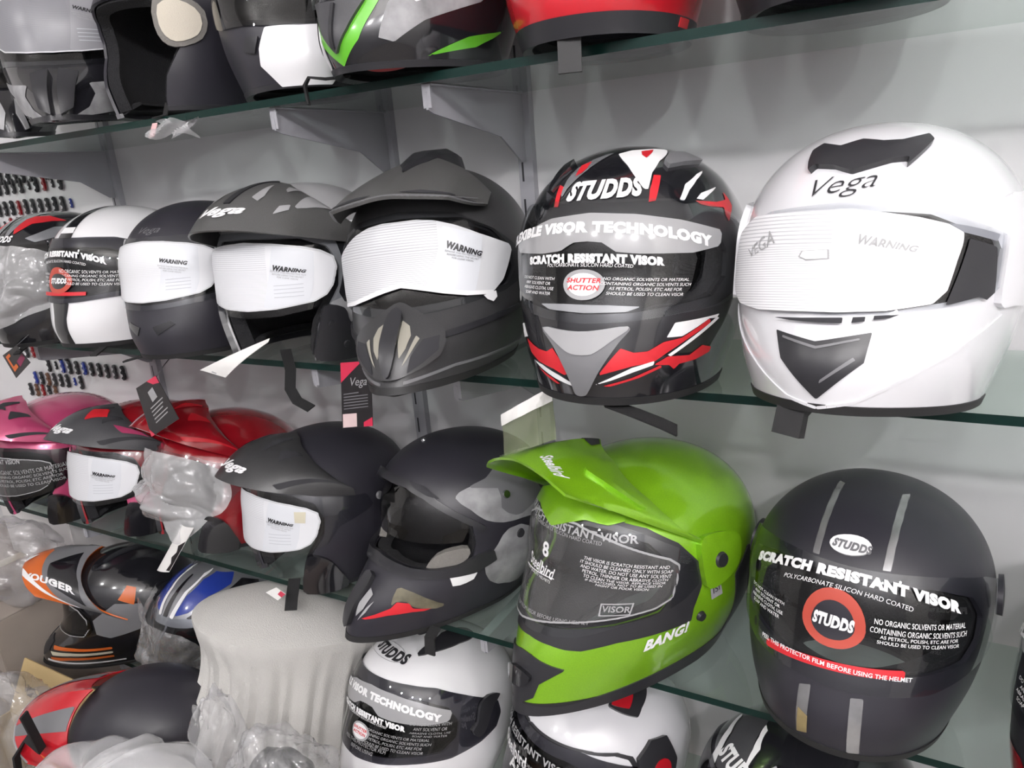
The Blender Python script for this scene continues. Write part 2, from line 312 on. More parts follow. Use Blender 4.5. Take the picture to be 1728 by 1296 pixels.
  'slot_b': [(35.1, 1.020), (43.1, 1.020), (42.6, 1.020), (35.8, 1.020)],
  'crease': [(41.8, 1.020), (73.3, 0.830), (75.2, 0.852), (42.9, 1.020)],
},
'M4': {
  'film': [(-27.5, 0.688), (-22.0, 0.559), (-14.6, 0.456), (-10.4, 0.411), (1.0, 0.404), (20.9, 0.414), (38.6, 0.433), (54.2, 0.452), (59.1, 0.470), (58.6, 0.490), (55.8, 0.591), (52.4, 0.640), (47.1, 0.667), (21.3, 0.699), (10.8, 0.704), (-6.6, 0.693)],
  'hole1': [(16.4, 0.596), (18.8, 0.344), (20.8, 0.244), (24.4, 0.549), (22.1, 0.646)],
  'hole2': [(34.8, 0.389), (31.6, 0.150), (40.0, 0.010), (54.0, 0.010), (68.0, 0.135), (70.0, 0.148), (50.7, 0.552), (43.8, 0.643), (50.0, 0.010), (40.4, 0.055)],
  'hole3': [(34.5, 0.788), (36.5, 0.646), (41.9, 0.583), (41.9, 0.679)],
  'flash': [(45.1, 0.360), (50.5, 0.347), (76.4, 0.338), (69.9, 0.379)],
},
'L4': {
  'film': [(-22.0, 0.712), (-17.7, 0.499), (-5.5, 0.406), (24.1, 0.378), (50.7, 0.397), (56.3, 0.425), (56.5, 0.456), (50.2, 0.572), (46.6, 0.645), (40.6, 0.667), (26.4, 0.687), (8.9, 0.691), (-20.0, 0.762)],
},
'L2': {
  'film': [(-3.9, 0.632), (3.1, 0.426), (8.0, 0.376), (40.1, 0.376), (65.8, 0.406), (63.3, 0.461), (59.2, 0.550), (51.5, 0.644), (32.3, 0.641), (12.8, 0.650)],
},
'M3': {
  'film': [(-30.1, 0.608), (-20.8, 0.498), (-10.8, 0.422), (-5.0, 0.339), (13.2, 0.342), (42.4, 0.387), (59.2, 0.421), (56.1, 0.521), (52.8, 0.623), (47.6, 0.646), (25.8, 0.640), (2.5, 0.622)],
},
'M2': {
  'black_top': [(14.4, 0.171), (4.0, 0.048), (112.0, 0.022), (33.3, 0.195), (27.1, 0.292), (22.5, 0.357), (18.2, 0.345)],
  'white_sq': [(4.8, 0.228), (21.1, 0.233), (18.9, 0.266), (7.0, 0.263)],
  'black_low': [(-13.3, 0.741), (6.5, 0.744), (-1.5, 0.860), (-12.8, 0.955), (-14.2, 0.865)],
},
'B5': {
  'vent': [(75.8, 0.126), (101.6, 0.112), (125.3, 0.158), (99.9, 0.216), (93.3, 0.241), (68.6, 0.176)],
  'vent_red': [(75.6, 0.144), (97.2, 0.139), (100.4, 0.156), (89.0, 0.203), (72.1, 0.175)],
  'pivot': [(86.9, 0.354), (98.6, 0.353), (105.9, 0.383), (104.8, 0.462), (85.4, 0.411)],
},
'B6': {
  'stripe': [(-58.7, 0.238), (-39.4, 0.270), (-28.4, 0.314), (-21.1, 0.382), (-15.4, 0.352), (-23.1, 0.292), (-33.0, 0.251), (-53.2, 0.228)],
  'stripe2': [(-24.9, 0.130), (-12.9, 0.134), (2.5, 0.189), (5.5, 0.255), (3.7, 0.262), (-1.8, 0.206), (-9.8, 0.167)],
  'grey': [(-51.9, 0.214), (-39.5, 0.133), (-25.3, 0.130), (-2.0, 0.206), (3.6, 0.262), (-14.6, 0.348), (-22.4, 0.288), (-32.4, 0.246)],
},
'T2': {
  'camo': [(29.6, 0.792), (51.6, 0.767), (102.0, 0.674), (102.0, 0.737), (59.2, 0.824), (104.0, 0.762), (104.0, 0.825), (47.3, 0.945), (6.3, 1.011), (28.3, 0.931), (33.4, 0.865)],
},
}

# ---------------------------------------------------------------- mesh tools
def finish(bm, name, mats, parent=None, smooth=True, ang=35):
    me = bpy.data.meshes.new(name)
    bmesh.ops.recalc_face_normals(bm, faces=bm.faces)
    bm.to_mesh(me); bm.free()
    if smooth:
        for p in me.polygons: p.use_smooth = True
        me.set_sharp_from_angle(angle=rad(ang))
    return link(name, me, mats, parent)

def patch(sh, fn, a0, a1, t0, t1, na, nt, off=0., thick=0., noise=None):
    """part of a shell surface where fn(a_deg, t) > 0, cut cleanly along fn = 0, lifted by off, given thickness"""
    A = np.linspace(a0, a1, na + 1); T = np.linspace(t0, t1, nt + 1)
    AA, TT = np.meshgrid(A, T, indexing='ij')
    Fv = np.asarray(fn(AA, TT), float) + np.zeros_like(AA) if fn else np.ones_like(AA)
    Fv = np.where(np.abs(Fv) < 1e-6, 1e-6, Fv)
    bm = bmesh.new(); uvl = bm.loops.layers.uv.new('UVMap')
    pts = []; key = {}; polys = []
    def gv(i, j):
        k = (i, j)
        if k not in key: key[k] = len(pts); pts.append((A[i], T[j]))
        return key[k]
    def cut(p, q):
        k = (min(p, q), max(p, q))
        if k not in key:
            f1, f2 = Fv[p], Fv[q]; s = f1 / (f1 - f2)
            key[k] = len(pts)
            pts.append((A[p[0]] + (A[q[0]] - A[p[0]]) * s, T[p[1]] + (T[q[1]] - T[p[1]]) * s))
        return key[k]
    pos = Fv > 0
    for i in range(na):
        for j in range(nt):
            c = [(i, j), (i, j + 1), (i + 1, j + 1), (i + 1, j)]
            s = [pos[x] for x in c]
            if not any(s): continue
            if all(s): polys.append([gv(*x) for x in c]); continue
            r = []
            for n in range(4):
                p, q = c[n], c[(n + 1) % 4]
                if pos[p]: r.append(gv(*p))
                if pos[p] != pos[q]: r.append(cut(p, q))
            r2 = [x for n, x in enumerate(r) if x != r[n - 1]]
            if len(r2) > 2: polys.append(r2)
    if not pts: pts = [(a0, t0)]
    pa = np.array(pts); ar = np.radians(pa[:, 0])
    o = off if noise is None else off + noise(pa[:, 0], pa[:, 1])
    top = sh.P(ar, pa[:, 1]) + sh.N(ar, pa[:, 1]) * np.reshape(o, (-1, 1) if np.ndim(o) else (1,))
    V = [bm.verts.new(v) for v in top]
    for pl in polys:
        try: f = bm.faces.new([V[k] for k in pl])
        except ValueError: continue
        for l, k in zip(f.loops, pl): l[uvl].uv = (pa[k, 0] / 100, pa[k, 1])
    loose = [v for v in bm.verts if not v.link_faces]
    bmesh.ops.delete(bm, geom=loose, context='VERTS')
    bmesh.ops.remove_doubles(bm, verts=bm.verts, dist=2e-5)
    if thick:
        bm.normal_update()
        # outward normals
        c = sum((v.co for v in bm.verts), Vector()) / max(1, len(bm.verts))
        bmesh.ops.recalc_face_normals(bm, faces=bm.faces)
        tot = sum(f.normal.dot(f.calc_center_median() - Vector((0, .02, -.01))) for f in bm.faces)
        if tot < 0: bmesh.ops.reverse_faces(bm, faces=bm.faces)
        bm.normal_update()
        nor = {v: v.normal.copy() for v in bm.verts}
        vs = list(bm.verts); fs = list(bm.faces); be = [e for e in bm.edges if len(e.link_faces) == 1]
        inner = {v: bm.verts.new(v.co - nor[v] * thick) for v in vs}
        for f in fs:
            g = bm.faces.new([inner[v] for v in reversed(f.verts)])
            for l, l2 in zip(g.loops, reversed(f.loops)): l[uvl].uv = l2[uvl].uv
        for e in be:
            l = e.link_loops[0]; v1, v2 = l.vert, l.link_loop_next.vert
            bm.faces.new([v2, v1, inner[v1], inner[v2]])
    return bm

def pfinish(bm, name, mats, parent=None, ang=35):
    me = bpy.data.meshes.new(name); bm.to_mesh(me); bm.free()
    for p in me.polygons: p.use_smooth = True
    me.set_sharp_from_angle(angle=rad(ang))
    return link(name, me, mats, parent)

def poly_f(pts, mirror=False):
    """signed distance (positive inside) to a polygon given in (azimuth degrees, t); t is stretched so both axes read alike"""
    K = 170.
    P = np.array(pts, float) * (1, K)
    def f(a, t):
        x = np.asarray(a, float); y = np.asarray(t, float) * K
        if mirror: x = np.abs(x)
        d = np.full(np.broadcast(x, y).shape, 1e9); ins = np.zeros(d.shape, bool)
        for (x1, y1), (x2, y2) in zip(P, np.roll(P, -1, 0)):
            ex, ey = x2 - x1, y2 - y1
            h = np.clip(((x - x1) * ex + (y - y1) * ey) / (ex * ex + ey * ey + 1e-12), 0, 1)
            d = np.minimum(d, np.hypot(x - x1 - ex * h, y - y1 - ey * h))
            c = ((y1 > y) != (y2 > y)) & (x < (x2 - x1) * (y - y1) / (y2 - y1 + 1e-12) + x1)
            ins ^= c
        return np.where(ins, d, -d)
    return f

def spline(pts, n=6, closed=True):
    """smooth closed outline through points (Catmull-Rom)"""
    P = np.array(pts, float); m = len(P); out = []
    for i in range(m):
        p0, p1, p2, p3 = P[i - 1], P[i], P[(i + 1) % m], P[(i + 2) % m]
        for s in np.linspace(0, 1, n, endpoint=False):
            out.append(.5 * ((2 * p1) + (p2 - p0) * s + (2*p0 - 5*p1 + 4*p2 - p3) * s*s + (3*p1 - p0 - 3*p2 + p3) * s**3))
    return [tuple(o) for o in out]

def decal(sh, pts, name, m, parent, off=.0008, thick=0., res=46, smooth=0, cutby=None):
    """sticker, stripe, vent or plate lying on the shell: outline in (azimuth degrees, t)"""
    if smooth: pts = spline(pts, smooth)
    P = np.array(pts); a0, t0 = P.min(0); a1, t1 = P.max(0)
    f0 = poly_f(pts)
    fn = f0 if cutby is None else (lambda a, t: np.minimum(f0(a, t), cutby(a, t)))
    da = (a1 - a0) * .02 + .1; dt = (t1 - t0) * .02 + .001
    W = (a1 - a0); H = (t1 - t0) * 170
    na = int(np.clip(res * W / max(W, H), 10, 90)); nt = int(np.clip(res * H / max(W, H), 10, 90))
    return pfinish(patch(sh, fn, a0 - da, a1 + da, max(0, t0 - dt), t1 + dt, na, nt, off, thick), name, m, parent)

def ring_pts(a, t, r, K=170., n=28, sx=1., rot=0., asp=1.):
    c, s_ = math.cos(rot), math.sin(rot); o = []
    for i in range(n):
        q = 2 * math.pi * i / n; x, y = r * sx * math.cos(q), r * math.sin(q)
        o.append((a + (x * c - y * s_), t + (x * s_ + y * c) / K * asp))
    return o

# ------------------------------------------------------------------ lettering
_txt = {}
def glyphs(s, shear=0., bold=0.):
    k = (s, shear, bold)
    if k not in _txt:
        cu = bpy.data.curves.new('t', 'FONT'); cu.body = s; cu.size = 1.; cu.shear = shear; cu.offset = bold; cu.space_character = 1 + 1.6 * max(0., bold)
        cu.align_x = 'CENTER'; cu.align_y = 'CENTER'; cu.resolution_u = 3; cu.fill_mode = 'FRONT'
        ob = bpy.data.objects.new('t', cu); COL.objects.link(ob)
        dg = bpy.context.evaluated_depsgraph_get()
        me = bpy.data.meshes.new_from_object(ob.evaluated_get(dg))
        v = np.array([x.co[:2] for x in me.vertices]) if len(me.vertices) else np.zeros((0, 2))
        f = [tuple(p.vertices) for p in me.polygons]
        bpy.data.objects.remove(ob); bpy.data.curves.remove(cu); bpy.data.meshes.remove(me)
        _txt[k] = (v, f)
    return _txt[k]

def lettering(sh, s, a, t, size, m, parent, off=.006, rot=0., wide=1., shear=0., bold=0., name='lettering', curve=0., line=1.15):
    """text wrapped on the shell, centred at (a deg, t); size is cap height in metres; rot in degrees"""
    bm = bmesh.new(); ar = rad(a); e = 1e-3
    ka = np.linalg.norm(sh.P(ar + e, t) - sh.P(ar - e, t)) / (2 * e) + 1e-6
    kt = np.linalg.norm(sh.P(ar, min(.99, t + e)) - sh.P(ar, max(.01, t - e))) / (2 * e) + 1e-6
    c, sn = math.cos(rad(rot)), math.sin(rad(rot))
    rows = s.split('\n')
    for r, row in enumerate(rows):
        v, f = glyphs(row, shear, bold)
        if not len(v): continue
        x = v[:, 0] * size / .7 * wide; y = v[:, 1] * size / .7 - (r - (len(rows) - 1) / 2) * size * line * 1.35
        y = y + curve * x * x
        X = x * c - y * sn; Y = x * sn + y * c
        q = sh.O(ar + X / ka, np.clip(t - Y / kt, .004, 1.02), off)
        V = [bm.verts.new(p) for p in q]
        for p in f:
            try: bm.faces.new([V[k] for k in p])
            except ValueError: pass
    me = bpy.data.meshes.new(name); bm.to_mesh(me); bm.free()
    return link(name, me, m, parent)

def flat_text(s, size, m, parent, loc, rotm=None, wide=1., shear=0., bold=0., name='lettering', line=1.15):
    """text on a flat face: local x right, y up, placed by matrix"""
    bm = bmesh.new(); rows = s.split('\n')
    for r, row in enumerate(rows):
        v, f = glyphs(row, shear, bold)
        if not len(v): continue
        V = [bm.verts.new((p[0] * size / .7 * wide, p[1] * size / .7 - (r - (len(rows) - 1) / 2) * size * line * 1.35, 0)) for p in v]
        for p in f:
            try: bm.faces.new([V[k] for k in p])
            except ValueError: pass
    M = Matrix.Translation(loc) @ (rotm.to_4x4() if rotm is not None else Matrix())
    bmesh.ops.transform(bm, matrix=M, verts=bm.verts)
    me = bpy.data.meshes.new(name); bm.to_mesh(me); bm.free()
    return link(name, me, m, parent)

# ---------------------------------------------------------- generic mesh parts
def box(bm, lo, hi, bev=0.):
    r = bmesh.ops.create_cube(bm, size=1)
    c = [(a + b) / 2 for a, b in zip(lo, hi)]; d = [b - a for a, b in zip(lo, hi)]
    for v in r['verts']: v.co = Vector([c[i] + v.co[i] * d[i] for i in range(3)])
    if bev:
        es = list({e for v in r['verts'] for e in v.link_edges})
        bmesh.ops.bevel(bm, geom=es, offset=bev, segments=2, profile=.5, affect='EDGES')

def tube(bm, pts, r, n=8, flat=None):
    """bar along a path; flat=(w,h) makes a strap-like rectangular section"""
    P = [Vector(p) for p in pts]; rings = []
    prev = None
    for i, p in enumerate(P):
        d = (P[min(i + 1, len(P) - 1)] - P[max(i - 1, 0)]).normalized()
        if prev is None:
            u = d.cross(Vector((0, 0, 1)));
            if u.length < .1: u = d.cross(Vector((1, 0, 0)))
            u.normalize()
        else: u = (prev - d * prev.dot(d)).normalized()
        prev = u; w = d.cross(u)
        if flat: rr = [u * sx * flat[0] / 2 + w * sy * flat[1] / 2 for sx, sy in ((-1, -1), (1, -1), (1, 1), (-1, 1))]
        else:
            ri = r[i] if isinstance(r, (list, tuple)) else r
            rr = [u * ri * math.cos(2 * math.pi * k / n) + w * ri * math.sin(2 * math.pi * k / n) for k in range(n)]
        rings.append([bm.verts.new(p + q) for q in rr])
    for a, b in zip(rings, rings[1:]):
        for k in range(len(a)): bm.faces.new([a[k], a[(k + 1) % len(a)], b[(k + 1) % len(a)], b[k]])
    bm.faces.new(rings[0][::-1]); bm.faces.new(rings[-1])

def bez(p0, p1, p2, p3, n=12):
    p0, p1, p2, p3 = map(Vector, (p0, p1, p2, p3))
    return [(1-s)**3*p0 + 3*(1-s)**2*s*p1 + 3*(1-s)*s*s*p2 + s**3*p3 for s in [i/n for i in range(n + 1)]]

def sheet(fn, nu, nv, thick=0.):
    """surface fn(u, v) -> point, u and v in 0..1"""
    bm = bmesh.new(); uvl = bm.loops.layers.uv.new('UVMap')
    g = [[bm.verts.new(fn(i / nu, j / nv)) for j in range(nv + 1)] for i in range(nu + 1)]
    for i in range(nu):
        for j in range(nv):
            try: f = bm.faces.new([g[i][j], g[i + 1][j], g[i + 1][j + 1], g[i][j + 1]])
            except ValueError: continue
            for l, (a, b) in zip(f.loops, ((i, j), (i + 1, j), (i + 1, j + 1), (i, j + 1))): l[uvl].uv = (a / nu, b / nv)
    if thick:
        bm.normal_update(); nor = {v: v.normal.copy() for v in bm.verts}; fs = list(bm.faces)
        be = [e for e in bm.edges if len(e.link_faces) == 1]
        inner = {v: bm.verts.new(v.co - nor[v] * thick) for v in list(bm.verts)}
        for f in fs: bm.faces.new([inner[v] for v in reversed(f.verts)])
        for e in be:
            l = e.link_loops[0]; a, b = l.vert, l.link_loop_next.vert
            bm.faces.new([b, a, inner[a], inner[b]])
    return bm

# ------------------------------------------------------------------ materials
M = dict(
    wall=mat('wall_paint', (.62, .615, .63), .6, bump=.08, bscale=60, var=.02, vscale=3),
    white_board=mat('white_board', (.86, .85, .87), .45),
    plaster=mat('plaster', (.7, .69, .68), .8, bump=.1, bscale=40),
    far_wall=mat('far_wall_paint', (.48, .48, .50), .7),
    floor=mat('floor_tile', (.24, .22, .20), .3, var=.15, vscale=4),
    steel=mat('grey_powder_coat', (.36, .36, .39), .42, bump=.03, bscale=900),
    slot=mat('slot_dark', (.03, .03, .035), .8),
    black_matte=mat('matte_black_paint', (.025, .024, .032), .42, bump=.05, bscale=1600, spec=.55),
    black_gloss=mat('gloss_black_paint', (.012, .012, .015), .13, coat=1.),
    black_satin=mat('satin_black_plastic', (.026, .026, .030), .34, bump=.03, bscale=1500),
    grey_dark=mat('gunmetal_matte_paint', (.060, .060, .066), .40, flake=.25),
    peak_grey=mat('lit_grey_matte_paint', (.085, .085, .084), .38, flake=.25),  # lighter grey paints in the light falling on the peaks
    grey_olive=mat('dark_grey_satin_paint', (.040, .040, .042), .36, flake=.25),
    grey_mid=mat('grey_print', (.17, .17, .18), .4),
    grey_lt=mat('light_grey_print', (.36, .36, .37), .35),
    silver=mat('silver_paint', (.42, .43, .46), .25, metal=.6, coat=.6),
    white=mat('gloss_white_paint', (.82, .82, .84), .16, coat=.7),
    white_print=mat('white_print', (.85, .85, .86), .5),
    pearl=mat('pearl_white_paint', (.74, .74, .77), .2, coat=.8),
    red=mat('red_paint', (.52, .012, .022), .25, coat=.6),
    red_print=mat('red_print', (.62, .02, .03), .4),
    red_ring=mat('orange_red_print', (.50, .075, .05), .45),
    red_deep=mat('deep_red_paint', (.26, .006, .012), .18, coat=1.),
    pink=mat('metallic_pink_paint', (.56, .075, .19), .22, metal=.25, coat=1.),
    green=mat('metallic_lime_paint', (.23, .50, .012), .28, metal=.3, coat=1., flake=.2),
    green_gl=mat('lime_green_gloss', (.13, .50, .03), .2, coat=1.),
    orange=mat('orange_print', (.62, .13, .02), .35),
    blue=mat('blue_gloss_paint', (.02, .045, .30), .16, coat=1.),
    eps=mat('dark_liner_fabric', (.012, .012, .014), .95, bump=.5, bscale=500),
    liner_beige=mat('beige_liner_fabric', (.62, .57, .48), .9, bump=.3, bscale=500),
    liner_grey=mat('grey_liner_fabric', (.20, .19, .175), .9, bump=.4, bscale=400),
    rubber=mat('black_rubber', (.016, .016, .017), .6),
    strap=mat('black_webbing', (.014, .014, .015), .75, bump=.6, bscale=1400),
    chrome=mat('metal_rivet', (.55, .55, .57), .25, metal=1.),
    gold=mat('worn_gold_tape', (.42, .33, .16), .4, metal=.4, var=.5, vscale=40),
    tape=mat('silver_reflective_tape', (.40, .40, .41), .25, metal=.7, var=.45, vscale=30),
    mesh=mat('worn_mesh', (.30, .285, .24), .6),
    camo_tan=mat('olive_speckle_print', (.14, .125, .08), .5, var=.8, vscale=45),
    camo=mat('speckled_grey_print', (.30, .30, .31), .5, var=.85, vscale=30),
    film_grey_solid=mat('grey_film_panel', (.28, .28, .30), .35),
    visor=clear('clear_polycarbonate', (.90, .91, .92), .95, .02),
    visor_smoke=clear('smoke_polycarbonate', (.42, .42, .45), .95, .02),
    film_clear=clear('clear_protective_film', (.9, .9, .9), .5, .12, haze=.06),
    film_grey=clear('grey_printed_film', (.5, .5, .5), .9, .1, haze=.85, hazecol=(.40, .40, .41)),
    bag=clear('crumpled_plastic_wrap', (.95, .95, .96), 1., .10, haze=.36, hazecol=(.86, .86, .87), bump=.9, bscale=24, f0=.05, k=.9),
    bag_clear=clear('clear_plastic_bag', (.94, .94, .95), 1., .10, haze=.16, hazecol=(.80, .80, .80), bump=.8, bscale=18, f0=.03, k=.9),
    bag_grey=clear('milky_plastic_bag', (.90, .90, .91), 1., .14, haze=.22, hazecol=(.70, .68, .68), bump=.8, bscale=14, f0=.03, k=.8),
    cloth=mat('light_grey_flannel', (.60, .59, .565), .95, bump=.35, bscale=420, var=.04, vscale=10, spec=.1),
    paper=mat('white_card', (.85, .84, .82), .6),
    cream=mat('cream_print', (.62, .58, .45), .5),
    card_black=mat('black_card', (.02, .018, .02), .35),
    card_red=mat('red_card', (.62, .03, .08), .4),
    cardboard=mat('corrugated_cardboard', (.50, .37, .18), .85, bump=.15, bscale=120),
    yellow=mat('yellow_plastic', (.62, .52, .05), .4),
    blue_box=mat('blue_carton', (.03, .07, .33), .5),
    wood=mat('brown_laminate', (.22, .15, .11), .5, var=.2, vscale=12),
)
def film(u0, u1, base=(.72, .73, .76), line=(.33, .33, .35), freq=95):
    return ruled('ruled_white_film', base, line, freq, u0, u1)

# ---------------------------------------------------------- camera and the room
def set_camera():
    RX = CAMR    # rows: wall direction, into the wall, up - in camera axes (x right, y down, z forward)
    cam = bpy.data.objects.new('camera', bpy.data.cameras.new('camera')); COL.objects.link(cam)
    m = Matrix(((RX[0][0], -RX[0][1], -RX[0][2]), (RX[1][0], -RX[1][1], -RX[1][2]), (RX[2][0], -RX[2][1], -RX[2][2])))
    cam.matrix_world = Matrix.Translation((0, -1.05, 1.45)) @ m.to_4x4()
    cam.data.sensor_width = 36; cam.data.lens = 1240 / 1728 * 36
    cam.data.clip_start = .02
    SC.camera = cam
set_camera()

XL, XR, YB, ZCEIL = -3.4, 2.0, -2.6, 2.75
def struct(name, lo, hi, m):
    bm = bmesh.new(); box(bm, lo, hi)
    return tag(finish(bm, name, m, smooth=False), kind='structure')
struct('floor', (XL - .1, YB - .1, -.1), (XR + .1, .1, 0), M['floor'])
struct('ceiling', (XL - .1, YB - .1, ZCEIL), (XR + .1, .1, ZCEIL + .1), M['plaster'])
struct('wall_back', (XL, 0, 0), (XR, .1, ZCEIL), M['wall'])
struct('wall_front', (XL, YB - .1, 0), (XR, YB, ZCEIL), M['far_wall'])
struct('wall_left', (XL - .1, YB - .1, 0), (XL, .1, ZCEIL), M['plaster'])
struct('wall_right', (XR, YB - .1, 0), (XR + .1, .1, ZCEIL), M['plaster'])

# glass shelves
ZS = dict(T=1.568, M=1.1935, L=.788, B=.446)
GL = .010
M['glass'] = clear('shelf_glass', (.86, .92, .89), .9, .03, haze=.07, hazecol=(.62, .68, .64), f0=.02)   # slightly dusty; the haze also paints in a pale sheen to lighten it
M['glass_edge'] = mat('glass_edge', (.004, .022, .018), .25, spec=.3)
def glass_shelf(key, label, x0, x1, depth=.268):
    z = ZS[key]; bm = bmesh.new()
    vs = [bm.verts.new(p) for p in ((x0, -depth, z - GL), (x1, -depth, z - GL), (x1, -.0145, z - GL), (x0, -.0145, z - GL),
                                    (x0, -depth, z), (x1, -depth, z), (x1, -.0145, z), (x0, -.0145, z))]
    for q, mi in (((0, 3, 2, 1), 0), ((4, 5, 6, 7), 0), ((0, 1, 5, 4), 1), ((1, 2, 6, 5), 1), ((2, 3, 7, 6), 0), ((3, 0, 4, 7), 1)):
        bm.faces.new([vs[k] for k in q]).material_index = mi
    o = finish(bm, 'glass_shelf', [M['glass'], M['glass_edge']], smooth=False)
    return tag(o, label, 'shelf', 'glass shelves along the wall')
glass_shelf('T', 'topmost glass shelf, seen from below, dark front edge rising to the upper right', -1.95, 1.2)
glass_shelf('M', 'middle glass shelf carrying the white helmet and the row beside it', -1.95, 1.2)
glass_shelf('L', 'third glass shelf down, carrying the lime green helmet', -1.95, 1.2)
glass_shelf('B', 'lowest glass shelf, carrying the cloth covered helmet', -1.71, 1.2)

# slotted uprights and brackets
def slotted():
    m, nt, b = newmat('slotted_steel'); b.inputs['Roughness'].default_value = .42
    tc = nt.nodes.new('ShaderNodeTexCoord'); sp = nt.nodes.new('ShaderNodeSeparateXYZ'); nt.links.new(tc.outputs['Object'], sp.inputs[0])
    def mth(op, a, c):
        n = nt.nodes.new('ShaderNodeMath'); n.operation = op
        for i, v in enumerate((a, c)):
            if isinstance(v, (int, float)): n.inputs[i].default_value = v
            else: nt.links.new(v, n.inputs[i])
        return n.outputs[0]
    zf = mth('FRACT', mth('MULTIPLY', sp.outputs[2], 1 / .055), 0); inz = mth('LESS_THAN', zf, .52)
    inx = mth('LESS_THAN', mth('ABSOLUTE', mth('ADD', sp.outputs[0], .0055), 0), .0017); fr = mth('LESS_THAN', sp.outputs[1], -.0125)
    k = mth('MULTIPLY', mth('MULTIPLY', inz, inx), fr)
    mx = nt.nodes.new('ShaderNodeMix'); mx.data_type = 'RGBA'; mx.inputs[6].default_value = (.36, .36, .39, 1); mx.inputs[7].default_value = (.03, .03, .035, 1)
    nt.links.new(k, mx.inputs[0]); nt.links.new(mx.outputs[2], b.inputs['Base Color']); return m
M['slotted'] = slotted()
def upright(x, label):
    t = empty('slotted_upright', (x, 0, 0))
    tag(t, label, 'shelf upright', 'slotted uprights on the wall')
    bm = bmesh.new(); w = .0125
    box(bm, (-w, -.011, .0005), (-w + .0025, -.0003, 2.5)); box(bm, (w - .0025, -.011, .0005), (w, -.0003, 2.5))
    box(bm, (-w, -.0135, .0005), (w, -.011, 2.5))
    finish(bm, 'channel', M['slotted'], t, smooth=False)
    return t
def bracket(x, key, label):
    z = ZS[key] - GL - .0004
    t = empty('shelf_bracket', (x, -.0137, z)); tag(t, label, 'bracket', 'shelf brackets under the glass')
    bm = bmesh.new()
    pr = [(0, -.002), (-.235, -.002), (-.245, -.010), (-.245, -.030), (-.235, -.034), (-.07, -.062), (-.012, -.098), (0, -.098)]
    a = [bm.verts.new((-.0016, y, q)) for y, q in pr]; b = [bm.verts.new((.0016, y, q)) for y, q in pr]
    bm.faces.new(a); bm.faces.new(b[::-1])
    for i in range(len(pr)): bm.faces.new([a[i - 1], a[i], b[i], b[i - 1]])
    finish(bm, 'arm', M['steel'], t, smooth=False)
    bm = bmesh.new(); box(bm, (-.008, -.243, -.0022), (.008, -.002, 0), .0008)
    finish(bm, 'top_flange', M['steel'], t, smooth=False)
    bm = bmesh.new(); box(bm, (-.006, -.2445, -.028), (.006, -.2425, -.001)); finish(bm, 'end_lip', M['steel'], t, smooth=False)
    return t
UX = [-1.579, -.812, -.551]
UN = ['leftmost slotted upright, next to the white keyring board', 'slotted upright on the wall behind the peaked helmets at mid left',
      'slotted upright on the wall between the peaked helmet and the red and black one']
for x, n in zip(UX, UN): upright(x, n)
KN = dict(T='topmost', M='middle', L='third', B='lowest')
UB = ['at the white keyring board', 'at mid left behind the peaked helmets', 'left of the red and black helmet']
for i, x in enumerate(UX):
    for k in 'TMLB':
        bracket(x, k, 'grey steel bracket under the %s glass shelf %s' % (KN[k], UB[i]))

# ------------------------------------------------------------------- helmets
def sym(half):
    """outline given for one side (a >= 0, top to bottom) -> mirrored signed function"""
    p = [(-12, half[0][1])] + list(half) + [(-12, half[-1][1])]
    return poly_f(p, mirror=True)

OPEN_FF = [(0, .385), (40, .39), (60, .42), (68, .48), (68, .56), (60, .625), (40, .645), (20, .665), (0, .672)]
VIS_FF = [(0, .34), (30, .34), (50, .345), (70, .378), (86, .41), (97, .44), (100, .49), (97, .56), (86, .61), (65, .66), (42, .675), (20, .695), (0, .705)]
OPEN_MX = [(0, .39), (35, .40), (55, .44), (66, .50), (68, .58), (62, .645), (42, .672), (20, .69), (0, .70)]
VIS_MX = [(0, .37), (30, .385), (52, .44), (68, .49), (78, .53), (80, .57), (74, .62), (58, .672), (38, .705), (20, .725), (0, .74)]
OPEN_OF = [(0, .385), (35, .39), (52, .43), (58, .5), (57, .60), (50, .70), (43, .80), (40, .92), (38, 1.15)]
VIS_OF = [(0, .365), (30, .37), (55, .405), (75, .425), (88, .435), (91, .49), (80, .52), (67, .56), (59, .66), (42, .705), (20, .735), (0, .745)]
FILM = [(-52, .52), (-50, .59), (-47, .636), (-40, .665), (-18, .692), (0, .70), (18, .692), (40, .665), (47, .636), (51, .59), (54, .50), (53, .47), (46, .448),
        (35, .432), (18, .418), (0, .411), (-18, .418), (-35, .432), (-46, .448), (-52, .47)]

